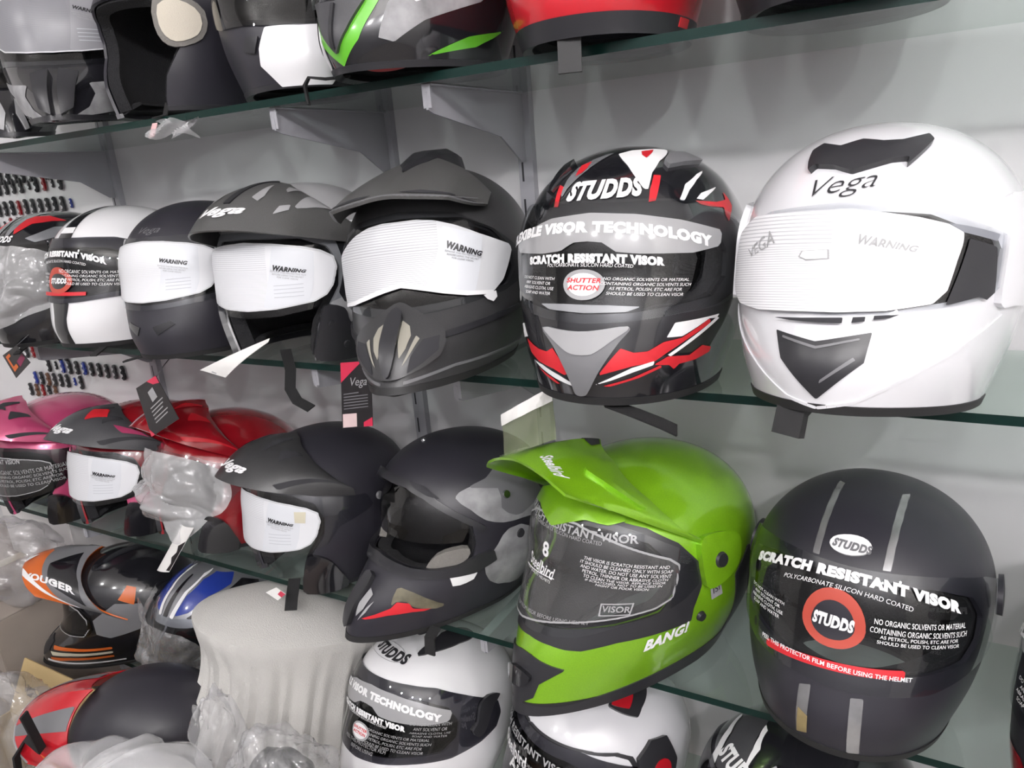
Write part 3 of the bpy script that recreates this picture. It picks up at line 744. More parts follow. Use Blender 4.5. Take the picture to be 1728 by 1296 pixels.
class Helmet:
    def __init__(s, key, sh, label, paint, name='motorcycle_helmet', group=None):
        p = POSE[key]; s.sh = sh; s.key = key; s.p = p; s.paint = paint; s.art = ART.get(key, {})
        s.e = empty(name, p[:3], (rad(p[4]), rad(p[5]), rad(p[3])), p[6])
        tag(s.e, label, 'helmet', group)
    def shell(s, opening, n=(120, 84), rim='rubber', liner='eps'):
        f = sym(opening); s.open_f = f
        pfinish(patch(s.sh, lambda a, t: -f(a, t), -180, 180, 0, 1, n[0], n[1], 0, .005), 'shell', M[s.paint], s.e)
        g = lambda a, t: -(f(a, t) - 1.2)
        pfinish(patch(s.sh, g, -180, 180, 0, .97, 72, 48, -.008, .020), 'liner', M[liner], s.e)
        # rolled edge round the neck opening and the padding that closes it from below
        q = lambda a, t: -(f(a, t) + .2)
        pfinish(patch(s.sh, q, -180, 180, .972, 1.0, 90, 4, .0012, .012), 'edge_trim', M[rim], s.e)
        sh = s.sh
        def roll(u, v):
            a = rad(-180 + 360 * u)
            if f(math.degrees(a), .98) > 0: return Vector(sh.P(a, .97) * (.86, .86, 1))
            k = 1 - .34 * math.sin(v * math.pi / 2)
            p = sh.P(a, .985); return Vector((p[0] * k, p[1] * k, p[2] + .012 * math.sin(v * math.pi)  + .02 * v))
        pfinish(sheet(roll, 60, 6), 'neck_roll', M[liner], s.e)
        return s
    def visor(s, outline, m='visor', off=.0035, pivot='black_satin', pv=(92, .47, 9), trim=True):
        f = sym(outline)
        amax = max(p[0] for p in outline) + 2; t0 = min(p[1] for p in outline) - .01; t1 = max(p[1] for p in outline) + .01
        v = pfinish(patch(s.sh, f, -amax, amax, t0, t1, 84, 40, off, .0018), 'visor', M[m], s.e)
        if pivot:
            for sg in (-1, 1):
                pfinish(patch(s.sh, poly_f(ring_pts(sg * pv[0], pv[1], pv[2])), sg * pv[0] - pv[2] - 2, sg * pv[0] + pv[2] + 2, pv[1] - .07, pv[1] + .07, 26, 26, off + .004, .005), 'pivot_cover', M[pivot], s.e)
        s.vis = v; return v
    def d(s, pts, m, name='stripe', off=.0007, thick=0., parent=None, res=46, smooth=0, sh=None, mirror=False):
        pts = s.art[pts] if isinstance(pts, str) else pts
        o = decal(sh or s.sh, pts, name, M[m] if isinstance(m, str) else m, parent or s.e, off, thick, res, smooth)
        if mirror: decal(sh or s.sh, [(-a, t) for a, t in pts], name, M[m] if isinstance(m, str) else m, parent or s.e, off, thick, res, smooth)
        return o
    def t(s, txt, a, t, size, m='white_print', off=.0062, parent=None, sh=None, **k):
        return lettering(sh or s.sh, txt, a, t, size, M[m], parent or s.e, off, **k)
    def peak(s, pk, m, thick=.0028, na=44, nt=22, cut=None):
        s.pk = pk
        return pfinish(patch(pk, cut, -90, 90, 0, 1, na, nt, 0, thick), 'peak', M[m], s.e)
    def strap(s, pts, w=.018, th=.0022, m='strap', name='chin_strap'):
        bm = bmesh.new(); tube(bm, pts, 0, flat=(w, th)); return finish(bm, name, M[m], s.e, ang=50)
    def pad(s):
        bm = bmesh.new(); bmesh.ops.create_uvsphere(bm, u_segments=20, v_segments=12, radius=1)
        for v in bm.verts: v.co = Vector((v.co.x * .036, v.co.y * .028 - .088, v.co.z * .008 - .112))
        finish(bm, 'chin_pad', M['red_print'], s.e)
    def screw(s, a, t, r=.0055, off=.003, m='black_satin', name='screw', sh=None):
        sh = sh or s.sh
        p = Vector(sh.O(rad(a), t, off)); n = Vector(sh.N(rad(a), t))
        bm = bmesh.new(); bmesh.ops.create_cone(bm, cap_ends=True, segments=16, radius1=r, radius2=r * .8, depth=.004)
        bmesh.ops.transform(bm, matrix=Matrix.Translation(p) @ n.to_track_quat('Z', 'Y').to_matrix().to_4x4(), verts=bm.verts)
        return finish(bm, name, M[m], s.e)

SMALL = 'NO ORGANIC SOLVENTS OR MATERIAL\nCONTAINING ORGANIC SOLVENTS SUCH\nAS PETROL, POLISH, ETC ARE FOR\nSHOULD BE USED TO CLEAN VISOR'
SMALL2 = 'DO NOT CLEAN WITH\nANY SOLVENT OR\nABRASIVE CLOTH, USE\nSOAP AND WATER'
def vega_film(h, warn_a=27, warn_t=.50, u1=14, base=(.74, .75, .78), line=(.56, .57, .60), dt=0., rot=-11, freq=150, size=.0056, panel=None):
    v = h.vis; pts = [(a, t + dt) for a, t in FILM]; inside = poly_f(pts)
    h.d(pts, film(-60, u1, base, line, freq), 'warning_film', .0058, 0, v, 70)
    x0 = u1 + 2
    pp = [(x0 + 3, .40 + dt), (x0 + 27, .40 + dt), (x0 + 24, .60 + dt), (x0 + 20, .71 + dt), (x0 - 6, .71 + dt), (x0 - 2, .56 + dt)]
    decal(h.sh, pp, 'warning_panel', panel or PANEL, v, .0062, 0, 40, 0, lambda a, t: inside(a, t) - .6)
    h.t('WARNING', warn_a, warn_t + dt, size, 'black_satin', .0068, v, wide=1.02, shear=.25, bold=.06, rot=rot)
    h.t('REMOVE THIS PROTECTIVE FILM\nBEFORE USING THE HELMET\nFOR CLEAR VISION', warn_a - 1, warn_t + .028 + dt, .0022, 'grey_lt', .0068, v, rot=rot, shear=.2)
    for k in range(4): decal(h.sh, [(x0 + 1, .575 + .02 * k + dt), (x0 + 19, .572 + .02 * k + dt), (x0 + 19, .576 + .02 * k + dt), (x0 + 1, .579 + .02 * k + dt)], 'print_line', FLINE, v, .0067, 0, 16)
    rim = poly_f(pts); pfinish(patch(h.sh, lambda a, t: np.minimum(rim(a, t) + 1.1, .2 - rim(a, t)), -56, 58, .39 + dt, .72 + dt, 100, 60, .0060), 'film_rim', M['film_edge'], v)
PANEL = mat('pale_blue_white_panel', (.68, .70, .74), .4); FLINE = mat('faint_grey_print', (.52, .54, .58), .5); M['film_edge'] = mat('pale_film_edge', (.60, .61, .63), .3)

def studds_film(h, dy=0., panel=True, a0=0., wide=1.):
    v = h.vis
    if panel:
        P = [(-50, .455), (-40, .43), (-20, .39), (0, .377), (20, .383), (40, .40), (56, .422), (62, .43), (60, .467), (45, .479), (22, .477), (12, .472), (6, .45), (0, .447), (-6, .45), (-12, .47), (-22, .477), (-45, .479)]
        h.d([(a + a0, t + dy) for a, t in P], 'film_grey', 'printed_panel', .0056, 0, v, 60)
        h.t('FLEXIBLE VISOR TECHNOLOGY', -1 + a0, .414 + dy, .0088, parent=v, wide=1.38, bold=.075, curve=-.9)
    h.t('SCRATCH RESISTANT VISOR', a0, (.486 if panel else .40) + dy, .0070 if panel else .0088, parent=v, wide=1.38 * wide, bold=.078, curve=-.5 if panel else -1.1 / wide)
    h.t('POLYCARBONATE SILICON HARD COATED', a0, (.501 if panel else .432) + dy, .0032 if panel else .0044, parent=v, wide=1.3, shear=.2, curve=-.4 if panel else -1.2)

# ---- middle shelf ---------------------------------------------------------
h = Helmet('M6', FF, 'glossy black full-face helmet with red and white splashes and grey arrow chin vent', 'black_gloss').shell(OPEN_FF)
h.visor(VIS_FF, 'visor', pivot=None)
for k, m in (('white_peak', 'white_print'), ('white_side', 'silver'), ('red_bar', 'red_print'), ('red_bar2', 'red_print'), ('scratch1', 'white_print'), ('scratch2', 'white_print'),
             ('scratch3', 'red_print'), ('red_l', 'red_print'), ('red_r', 'red_print'), ('white_r', 'white_print'), ('red_r2', 'red_print'), ('red_r3', 'red_print'), ('white_l', 'white_print'), ('white_l2', 'white_print'), ('red_l2', 'red_print')):
    h.d(k, m, 'stripe', .0007)
for k, m in (('red_side', 'red_print'), ('red_top', 'red_print'), ('white_r2', 'white_print'), ('white_r3', 'white_print')): h.d(k, m, 'stripe', .0011)
h.d('vent_r', 'grey_mid', 'crown_vent', .005, .006); h.d('vent_l', 'black_gloss', 'crown_vent', .007, .008)
vp = h.d('v_plate', 'grey_mid', 'chin_vent', .005, .006, smooth=3); h.d('v_top', 'grey_lt', 'vent_lip', .0065, .002, vp, smooth=3)
h.t('STUDDS', 3, .305, .0215, off=.0014, wide=.63, shear=.22, bold=.06, rot=3)
studds_film(h)
v = h.vis
h.d(ring_pts(-1, .571, 9.4, sx=.95), 'grey_lt', 'round_badge', .0060, 0, v, 30); h.d(ring_pts(-1, .571, 7.0, sx=.95), 'white_print', 'badge_face', .0066, 0, v, 30)
h.t('SHUTTER\nACTION', -1, .571, .0048, 'red_print', .0072, v, wide=1.2, bold=.03, shear=.2)
h.t(SMALL, 25, .58, .0030, parent=v, wide=1.05, rot=-2, shear=.2, line=1.2); h.t(SMALL2, -26, .582, .0032, parent=v, wide=1.05, shear=.2, line=1.2)
h.d([(-24, .645), (-10, .640), (10, .640), (24, .645), (18, .662), (0, .668), (-18, .662)], 'grey_lt', 'visor_lip', .0030, .0012, h.vis)
h.strap([(.01, -.12, -.120), (.02, -.135, -.128), (.05, -.142, -.133), (.075, -.138, -.142), (.088, -.13, -.150)], .016)

h = Helmet('M7', FF2, 'glossy white flip-up helmet with black crown vent and black arrow chin vent', 'pearl').shell([(0, .43), (30, .44), (44, .468), (58, .485), (62, .52), (60, .60), (54, .64), (40, .66), (20, .69), (0, .70)])
h.visor([(0, .415), (30, .425), (46, .455), (60, .475), (64, .52), (62, .60), (56, .645), (42, .672), (20, .70), (0, .71)], 'visor', pivot=None)
h.d('vent', 'black_satin', 'crown_vent', .006, .008, res=80); h.d('chin_vent', 'black_satin', 'chin_vent', .0015, .004, res=60)
h.d([(-15, .775), (-1, .800), (13, .770), (13, .776), (-1, .808), (-15, .782)], 'grey_mid', 'vent_bead', .0024, .001); h.d([(12, .825), (1.5, .895), (1.2, .905), (13, .833)], 'grey_mid', 'vent_bead', .0024, .001)
vega = film(-60, -1, (.86, .86, .88), (.56, .56, .59), 125)
fp = [p for p in h.art['film'] if p[0] > -30]; h.d(fp + [(-44, .685), (-53, .64), (-55, .54), (-50, .465), (-38, .435)] if fp[0][0] > -30 and fp[0][1] < .5 else fp, vega, 'warning_film', .0062, 0, h.vis, 80)
h.t('WARNING', 15.8, .503, .0052, 'grey_lt', .0070, h.vis, wide=1.15, shear=.25, bold=.02, rot=-9)
h.d([(-11, .52), (-1.5, .517), (-1, .548), (-9, .552), (-12, .54)], 'grey_lt', 'price_sticker', .0068, 0, h.vis); h.d([(-10.4, .522), (-2, .519), (-1.6, .546), (-8.8, .549), (-11.2, .539)], 'white_print', 'price_sticker_face', .0073, 0, h.vis)
h.t('VEGA', -31, .503, .009, 'grey_lt', .0070, h.vis, rot=20, wide=1.1)
for k in ('gap1', 'gap2', 'gap3'): h.d(k, 'slot', 'visor_gap', .0048)
h.d('side_window', 'black_satin', 'side_window', .0045); h.d('side_slot', 'steel', 'side_slot', .001)
h.d([(-a, t) for a, t in h.art['side_window']], 'black_satin', 'side_window', .0045)
h.t('Vega', -3.2, .370, .0170, 'black_satin', .0012, wide=1.25, shear=.45, bold=-.012, rot=8)
for sg in (-1, 1):
    pc = [(62, .40), (70, .385), (86, .37), (100, .40), (104, .50), (98, .62), (84, .66), (70, .665), (61, .66), (60, .50)]
    h.d([(sg * a, t) for a, t in pc], 'pearl', 'pivot_cover', .0060, .0075, smooth=3)
h.d([(0, .978), (14, .955), (26, .905), (48, .80), (68, .69), (68.6, .694), (48.8, .808), (26.6, .914), (14, .965), (0, .988)], 'pearl', 'chin_crease', .0012, .002, mirror=True, res=80)
h.strap([(-.02, -.125, -.116), (-.024, -.150, -.128), (-.026, -.152, -.150)], .026, .010, 'rubber', 'chin_release')
h.strap([(.005, -.140, -.118), (.03, -.138, -.1185)], .02, .003, 'red', 'red_tab')

h = Helmet('M5', MX, 'matte dark grey dual-sport helmet with short peak beside the red and black helmet', 'grey_olive').shell(OPEN_MX)
h.visor(VIS_MX, 'visor', pivot=None)
hf = [(0, .406), (9.4, .405), (19, .412), (30, .43), (43, .459), (54, .478), (62, .49), (63, .507), (60.7, .548), (55.6, .626), (49, .673), (34, .668), (21, .65), (8.6, .63), (0, .615)]
ff = hf[1:-1] + [(0, .615)] + [(-a, t) for a, t in hf[1:-1][::-1]] + [(0, .406)]
h.d(ff, film(-70, 20, (.64, .65, .67), (.42, .42, .45), 130), 'warning_film', .0060, 0, h.vis, 80)
h.d([(23, .43), (44, .465), (38, .665), (12, .64)], PANEL, 'warning_panel', .0064, 0, h.vis)
lo = [(0, .607), (8.6, .622), (21, .643), (34, .661), (49, .666)]; hi = [(50, .682), (34, .679), (21, .663), (8.6, .642), (0, .628)]
h.d([(-a, t) for a, t in lo[:0:-1]] + lo + hi + [(-a, t) for a, t in hi[-2::-1]], 'white_print', 'film_rim', .0066, 0, h.vis, 80)
h.d('tab', 'white_print', 'pull_tab', .0062, 0, h.vis)
h.t('WARNING', 33, .502, .0056, 'black_satin', .0070, h.vis, wide=1.02, shear=.25, bold=.06, rot=-16)
h.t('REMOVE THIS PROTECTIVE FILM\nBEFORE USING THE HELMET\nFOR CLEAR VISION', 32, .527, .0021, 'grey_mid', .0070, h.vis, rot=-14, shear=.2)
h.peak(PK_M5, 'peak_grey', .004)
CR = [(-.100, .118, .006, .002), (-.070, .136, .020, .006), (-.030, .153, .027, .010), (.020, .163, .029, .014), (.055, .163, .025, .014), (.080, .150, .014, .006)]
def crest(u, v):
    y, z, w, d = (np.interp(v, np.linspace(0, 1, len(CR)), [c[k] for c in CR]) for k in range(4)); x = 2 * u - 1
    return Vector((x * w * 1.15, y - .012 * (1 - abs(x)) * (1 - v), z - d * max(0, abs(x) - .45) * 1.6 - .020 * max(0., abs(x) - .82) / .18))
pfinish(sheet(crest, 22, 24, .004), 'crest_vent', M['black_satin'], h.e, 28)
h.d([(10, .95), (26, .90), (52, .93), (50, .955), (26, .955)], 'slot', 'lip_slot', .0009, sh=PK_M5, mirror=True); h.d([(58, .935), (74, .955), (72, .968), (57, .96)], 'slot', 'lip_slot', .0009, sh=PK_M5, mirror=True)
h.d('crease', 'grey_mid', 'peak_crease', .001, sh=PK_M5, mirror=True)
h.d([(-84, .982), (0, .985), (84, .982), (86, 1.0), (-86, 1.0)], 'grey_mid', 'lip_edge', .0010, .0015, sh=PK_M5)
pod = h.d([(-26, .797), (-14.5, .745), (-6, .708), (0, .685), (6, .708), (14.5, .745), (26, .797), (26, .88), (10, .935), (0, .95), (-10, .935), (-26, .88)], 'grey_olive', 'nose_pod', .007, .009, smooth=2)
h.d([(9.5, .93), (17, .90), (24.5, .86), (24, .815), (16, .825), (11, .875)], 'slot', 'pod_recess', .0076, 0, pod, mirror=True)
h.d([(3.8, .757), (8.2, .778), (10.0, .81), (8.4, .85), (5.5, .88), (4.2, .83)], 'mesh', 'pod_mesh', .0076, 0, pod, mirror=True)
h.d([(12.5, .812), (14.5, .822), (9.3, .884), (6.4, .912), (9.5, .865)], 'mesh', 'pod_mesh', .0080, 0, pod, mirror=True)
h.d([(-3.4, .745), (0, .715), (3.4, .745), (4.0, .80), (3.6, .87), (1.2, .935), (-1.2, .935), (-3.6, .87), (-4.0, .80)], 'black_satin', 'nose_ridge', .0125, .009, pod, smooth=2)
h.d([(26, .80), (45, .775), (75, .735), (90, .72), (90, .735), (76, .755), (46, .80), (26, .825)], 'black_satin', 'cheek_crease', .0030, .004, mirror=True)
h.d([(8, .955), (37, .925), (74, .925), (100, .92), (100, .928), (74, .934), (37, .935), (8, .968)], 'grey_mid', 'rim_line', .0015, .002, mirror=True)

h = Helmet('M4', OF, 'peaked open-face helmet in two-tone grey with white-filmed visor beside the dual-sport one', 'grey_lt').shell(OPEN_OF, rim='black_satin')
h.visor(VIS_OF, 'visor', pivot=None); vega_film(h)
pk = h.peak(PK_OF, 'peak_grey')
for k in ('hole1', 'hole2', 'hole3'): h.d(k, 'grey_lt', 'peak_cutout', .0010, 0, pk, sh=PK_OF, mirror=True)
h.d([(-4, .02), (4, .02), (3, .70), (-3, .70)], 'black_satin', 'peak_rib', .0016, .002, pk, sh=PK_OF); h.d('flash', 'white_print', 'side_flash', .0030, mirror=True)
h.t('Vega', -4, .80, .017, 'white_print', .0012, pk, sh=PK_OF, shear=.5, bold=.035, wide=1.5, rot=4)
h.d([(55, .355), (72, .37), (90, .385), (100, .40), (98, .53), (86, .56), (70, .60), (60, .70), (56, .64), (61, .50), (58, .42)], 'black_satin', 'side_panel', .0012, .002, mirror=True)
h.d([(46, .70), (58, .72), (62, .80), (74, .86), (80, 1.0), (42, 1.0), (40, .90), (43, .80)], 'black_satin', 'jaw_guard', .006, .008, smooth=3, mirror=True)
h.screw(50, .80, .006, .006); h.screw(60, .92, .006, .006)
h.strap([(-.02, -.06, -.11), (.005, -.085, -.135), (.012, -.100, -.16), (.03, -.110, -.175), (.055, -.112, -.185)], .016)

h = Helmet('M3', FF, 'matte black full-face helmet with white warning film over its visor', 'black_matte').shell(OPEN_FF)
h.visor(VIS_FF, 'visor', pivot=None); vega_film(h, warn_a=24, dt=-.045, line=(.68, .69, .71))
h.t('Vega', -2, .30, .013, 'grey_mid', .0012, shear=.5, bold=.0, wide=1.4)
h.d([(6, .80), (20, .77), (24, .79), (10, .85)], 'black_gloss', 'chin_vent', .002, .003, mirror=True)
h.strap([(-.03, -.115, -.118), (-.055, -.135, -.124), (-.085, -.142, -.13)], .012, .003)

h = Helmet('M2', FF, 'white full-face helmet with broad black stripe and dark printed visor, red ring sticker', 'white').shell(OPEN_FF)
h.visor(VIS_FF, 'visor_smoke', pivot=None)
h.d([(-9, .34), (-9, .20), (-13, .02), (13, .02), (9, .20), (9, .34)], 'black_gloss', 'stripe', .0007); h.d([(-9, .31), (9, .31), (8.6, .275), (-8.6, .275)], 'white_print', 'stripe_patch', .0012)
h.d([(-10, .70), (10, .70), (8, .80), (10, .995), (-10, .995), (-8, .80)], 'black_gloss', 'stripe', .0007)
studds_film(h, panel=False, dy=.02)
h.d(ring_pts(0, .56, 14), 'red_ring', 'round_badge', .0060, 0, h.vis, 30); h.d(ring_pts(0, .56, 9), 'black_gloss', 'badge_face', .0065, 0, h.vis, 30)
h.t('STUDDS', 0, .56, .0095, parent=h.vis, off=.0071, shear=.2, bold=.06); h.t(SMALL, 29, .545, .0048, parent=h.vis, shear=.2, rot=-3); h.t(SMALL2, -28, .55, .0048, parent=h.vis, shear=.2)
h.d([(-28, .632), (26, .632), (26, .655), (-28, .655)], 'red_print', 'film_strip', .0060, 0, h.vis)
h.strap([(.04, -.10, -.118), (.06, -.13, -.128), (.075, -.16, -.136)], .012, .003)

h = Helmet('M1', FF, 'black helmet with red and silver flashes, its visor wrapped in crumpled clear plastic', 'black_gloss').shell(OPEN_FF)
h.visor(VIS_FF, 'visor_smoke', pivot=None)
h.d([(8, .16), (30, .12), (60, .13), (80, .2), (60, .19), (34, .20), (16, .27)], 'red_print', 'stripe', .0007, mirror=True)
h.d([(4, .20), (14, .12), (40, .07), (70, .09), (40, .10), (20, .15), (10, .28), (6, .32)], 'silver', 'stripe', .0010, mirror=True)
h.d([(30, .30), (60, .24), (86, .25), (70, .30), (40, .33)], 'silver', 'stripe', .0008, mirror=True)
h.t('STUDDS', 0, .30, .014, off=.0014, shear=.25, bold=.05)
from mathutils import noise as mnoise
def crumple(seed, amp, base=.012, sc=1.):
    """creases of crumpled film as an offset over (azimuth, t)"""
    def f(a, t):
        o = np.empty(np.shape(a))
        for k, (x, y) in enumerate(zip(np.ravel(a), np.ravel(t))):
            p = Vector((x / 26 * sc + seed, y * 6 * sc, seed * .37)); w = mnoise.noise_vector(p * .7) * .8
            o.flat[k] = 1.7 * abs(mnoise.noise((p + w) * .6)) + .35 * abs(mnoise.noise((p + w) * 1.5))
        return base + amp * (o - .55) * 2
    return f
def wrap(h, pts, seed, amp=.012, base=.014, m='bag', name='plastic_wrap', res=(70, 50)):
    P = spline(pts, 4); A = [p[0] for p in P]; T = [p[1] for p in P]
    return pfinish(patch(h.sh, poly_f(P), min(A) - 1, max(A) + 1, min(T) - .01, max(T) + .01, res[0], res[1], 0., 0., crumple(seed, amp, base)), name, M[m], h.e, 60)
wrap(h, [(-60, .42), (-30, .36), (0, .34), (30, .36), (55, .42), (62, .52), (58, .64), (48, .72), (30, .77), (10, .84), (-8, .82), (-30, .74), (-60, .70), (-66, .55)], 11, .014, .018, res=(90, 70))
h.strap([(.02, -.12, -.120), (.03, -.15, -.127), (.05, -.18, -.131)], .012, .003)

# ---- third shelf ----------------------------------------------------------
h = Helmet('L7', FF, 'matte black full-face helmet with two silver stripes and red ring on visor', 'black_matte').shell(OPEN_FF)
h.visor([(0, .36), (30, .357), (50, .362), (70, .378), (86, .41), (97, .44), (100, .49), (97, .56), (86, .61), (65, .655), (42, .71), (20, .724), (0, .73)], 'visor', pivot='black_matte')
def xa(x, t): return math.degrees(math.asin(min(1, x / (.125 * math.sin(math.pi * t) ** .95))))
TT = [.11, .14, .18, .23, .29, .352]
for sg in (-1, 1): h.d([(sg * xa(.0275, t), t) for t in TT] + [(sg * xa(.0345, t), t) for t in TT[::-1]], 'tape', 'stripe', .0008, res=80)
for k in ('low_l', 'low_r'): h.d(k, 'tape', 'stripe', .0008)
h.d('low_gold', 'gold', 'stripe_patch', .0013)
h.d('oval', 'white_print', 'logo_plate', .0030, .003); h.t('STUDDS', -.6, .3095, .0080, 'grey_mid', .0036, shear=.2, bold=.055, wide=.85, rot=-1)
studds_film(h, panel=False, dy=-.015, wide=1.13)
v = h.vis
h.d(ring_pts(-2.3, .51, 12.4, asp=1.22), 'red_ring', 'round_badge', .0060, 0, v, 40); h.d(ring_pts(-2.3, .51, 8.3, asp=1.22), 'black_matte', 'badge_face', .0065, 0, v, 34)
h.t('STUDDS', -2.3, .507, .0098, parent=v, off=.0071, shear=.2, bold=.06, wide=.66)
h.t(SMALL, 32, .506, .0036, parent=v, wide=.92, line=1.15, bold=.01); h.t(SMALL2, -36, .54, .0036, parent=v, line=1.15, bold=.01)
h.d('redstrip', 'red_print', 'film_strip', .0060, 0, v); ra = h.art['redstrip']
h.t('PEEL THIS PROTECTOR FILM BEFORE USING THE HELMET', sum(p[0] for p in ra) / 4, sum(p[1] for p in ra) / 4, .0042, parent=v, off=.0066, wide=1.0, bold=.02, rot=1.5)

h = Helmet('L8', FF, 'dark helmet with round white sticker at the right end of the third shelf', 'black_satin').shell(OPEN_FF)
h.visor(VIS_FF, 'visor', pivot='black_gloss'); studds_film(h)
h.d(ring_pts(-1, .571, 9.4, sx=.95), 'grey_lt', 'round_badge', .0060, 0, h.vis, 30); h.d(ring_pts(-1, .571, 7.0, sx=.95), 'white_print', 'badge_face', .0066, 0, h.vis, 30)
h.t('SHUTTER\nACTION', -1, .571, .0048, 'red_print', .0072, h.vis, wide=1.2, bold=.03, shear=.2); h.t(SMALL2, -26, .582, .0040, parent=h.vis, wide=1.05, shear=.2)
h.d([(-24, .645), (24, .645), (18, .68), (-18, .68)], 'grey_lt', 'visor_lip', .0030, .0012, h.vis)
h.d([(-60, .80), (-30, .78), (-10, .86), (-20, .99), (-50, .99)], 'red_deep', 'stripe', .0007, mirror=True)

h = Helmet('L6', MXG, 'lime green dual-sport helmet with large peak and clear printed visor', 'green').shell([(0, .348), (35, .36), (56, .405), (66, .47), (68, .58), (62, .645), (42, .672), (20, .69), (0, .70)])
h.visor([(0, .318), (30, .332), (52, .375), (68, .425), (77, .48), (78, .56), (72, .605), (62, .645), (46, .668), (26, .715), (12, .722), (0, .725)], 'visor', pivot=None)
for sg in (-1, 1):
    F = [(0, .745), (14, .752), (22, .76), (30, .762), (45, .737), (66, .727), (77, .719), (77, .664), (80, .575), (78, .48), (69, .415), (54, .36), (30, .322), (0, .308),
         (0, .348), (35, .362), (55, .405), (65, .47), (67, .58), (61, .645), (42, .672), (20, .69), (0, .70)]
    h.d([(sg * a, t) for a, t in F], 'black_satin', 'eye_frame', .0016, .003, res=90)
h.d([(-25, .833), (-4, .797), (0, .795), (4.7, .797), (25.4, .833), (13.8, .893), (11.7, .948), (0, .99), (-11.7, .948), (-13.8, .893)], 'black_satin', 'chin_vent', .0022, .004, res=60)
h.d([(-9, .865), (0, .85), (9, .865), (7, .90), (0, .915), (-7, .90)], 'black_gloss', 'vent_scoop', .009, .009, smooth=2)
h.d([(-28, 1.0), (0, .975), (28, .985), (60, .958), (80, .945), (104, .93), (122, .95), (122, 1.02), (60, 1.02), (0, 1.02)], 'black_satin', 'lower_trim', .0014, .003); h.d([(100, .60), (112, .50), (125, .55), (130, .95), (108, .95)], 'black_satin', 'rear_vent', .0014, .003, mirror=True)
v = h.vis
FP = [(-30, .72), (-8, .709), (18, .672), (42, .642), (58, .617), (65, .588), (68, .471), (63.6, .45), (34, .385), (16, .354), (0, .350), (-20, .358), (-40, .41), (-60, .47), (-62, .58), (-50, .65)]
h.d(FP, 'film_clear', 'protective_film', .0058, 0, v, 60); FPs = spline(FP, 4)
rimf = poly_f(FP); w0 = lambda a, t: np.minimum(rimf(a, t), 1.1 - rimf(a, t))
pfinish(patch(h.sh, w0, -64, 70, .34, .73, 110, 70, .0063), 'film_rim', M['grey_lt'], v)
h.t('SCRATCH RESISTANT VISOR', 6, .375, .0085, 'grey_lt', parent=v, off=.0066, wide=1.15, bold=.03, rot=-4); h.t('POLYCARBONATE SILICON HARD COATED', 6, .393, .0040, 'grey_lt', parent=v, off=.0066, rot=-4)
h.t('Steelbird', -6, .517, .0155, 'white_print', parent=v, off=.0066, shear=.2, wide=.62, bold=.02, rot=-6); h.t('8', -1, .455, .016, 'white_print', parent=v, off=.0066, bold=.03)
h.d([(-22, .545), (6, .538), (6, .542), (-22, .549)], 'white_print', 'logo_rule', .0066, 0, v); h.t('HIGH QUALITY HELMETS', -8, .553, .0034, 'white_print', parent=v, off=.0066, rot=-3)
h.t('THE VISOR IS SCRATCH RESISTANT AND\nIT SHOULD BE CLEANED ONLY WITH SOAP\nAND WATER. DO NOT USE ANY SOLVENT\nPETROL, THINNER OR ABRASIVE CLOTH\nTO CLEAN THE VISOR. REPLACE VISOR\nIF SCRATCHED. NOT TO BE USED IN\nNIGHT OR POOR VISION', 42, .495, .0039, 'white_print', parent=v, off=.0066, wide=.92, rot=-8, line=1.0, shear=.15)
h.t('PEEL FILM FROM VISOR BEFORE USING HELMET', 2, .672, .0044, 'grey_lt', parent=v, off=.0066, rot=4)
bx0 = [(33, .588), (48, .585), (47, .628), (33, .632)]; fb = poly_f(bx0)
pfinish(patch(h.sh, lambda a, t: np.minimum(fb(a, t), .7 - fb(a, t)), 32, 49, .58, .636, 50, 40, .0066), 'film_frame', M['grey_lt'], v); h.t('VISOR', 40.4, .608, .0066, 'grey_lt', parent=v, off=.0066, rot=-2, bold=.02, wide=1.15)
h.t('BANG!', 67, .760, .0135, 'white_print', .0016, bold=.05, shear=.22, rot=10, wide=.9)
h.d('badge', 'grey_lt', 'round_badge', .0010); bc = np.mean(h.art['badge'], 0); h.t('ISI', bc[0], bc[1], .009, 'black_satin', .0018, rot=12)
h.peak(PK_L6, 'green', .0032, 52, 26)
arm = [(78, .43), (84, .41), (96, .425), (100, .46), (97, .53), (90, .575), (82, .585), (79, .53)]
h.d(arm, 'green', 'peak_arm', .010, .011, smooth=3, mirror=True)
for sg in (-1, 1): h.screw(sg * 87.5, .487, .010, .011); h.screw(sg * 81.5, .715, .0065, .003)
h.d([(34, .42), (52, .28), (58, .24), (60, .29), (48, .42), (36, .50)], 'green', 'peak_rib', .0045, .005, sh=PK_L6, smooth=2, mirror=True)
h.d([(-6, .02), (6, .02), (9, .14), (0, .20), (-9, .14)], 'black_satin', 'peak_vent', .0012, 0, sh=PK_L6)
h.t('Steelbird', 30, .80, .013, 'white_print', .0012, sh=PK_L6, shear=.2, bold=.03, wide=.6, rot=-12); h.t('Steelbird', -30, .80, .013, 'white_print', .0012, sh=PK_L6, shear=.2, bold=.03, wide=.6, rot=12)
h.d([(0, .275), (22, .285), (46, .335), (34, .352), (20, .342), (9, .362), (0, .382), (-9, .362), (-20, .342), (-34, .352), (-46, .335), (-22, .285)], 'green', 'brow_plate', .007, .004)

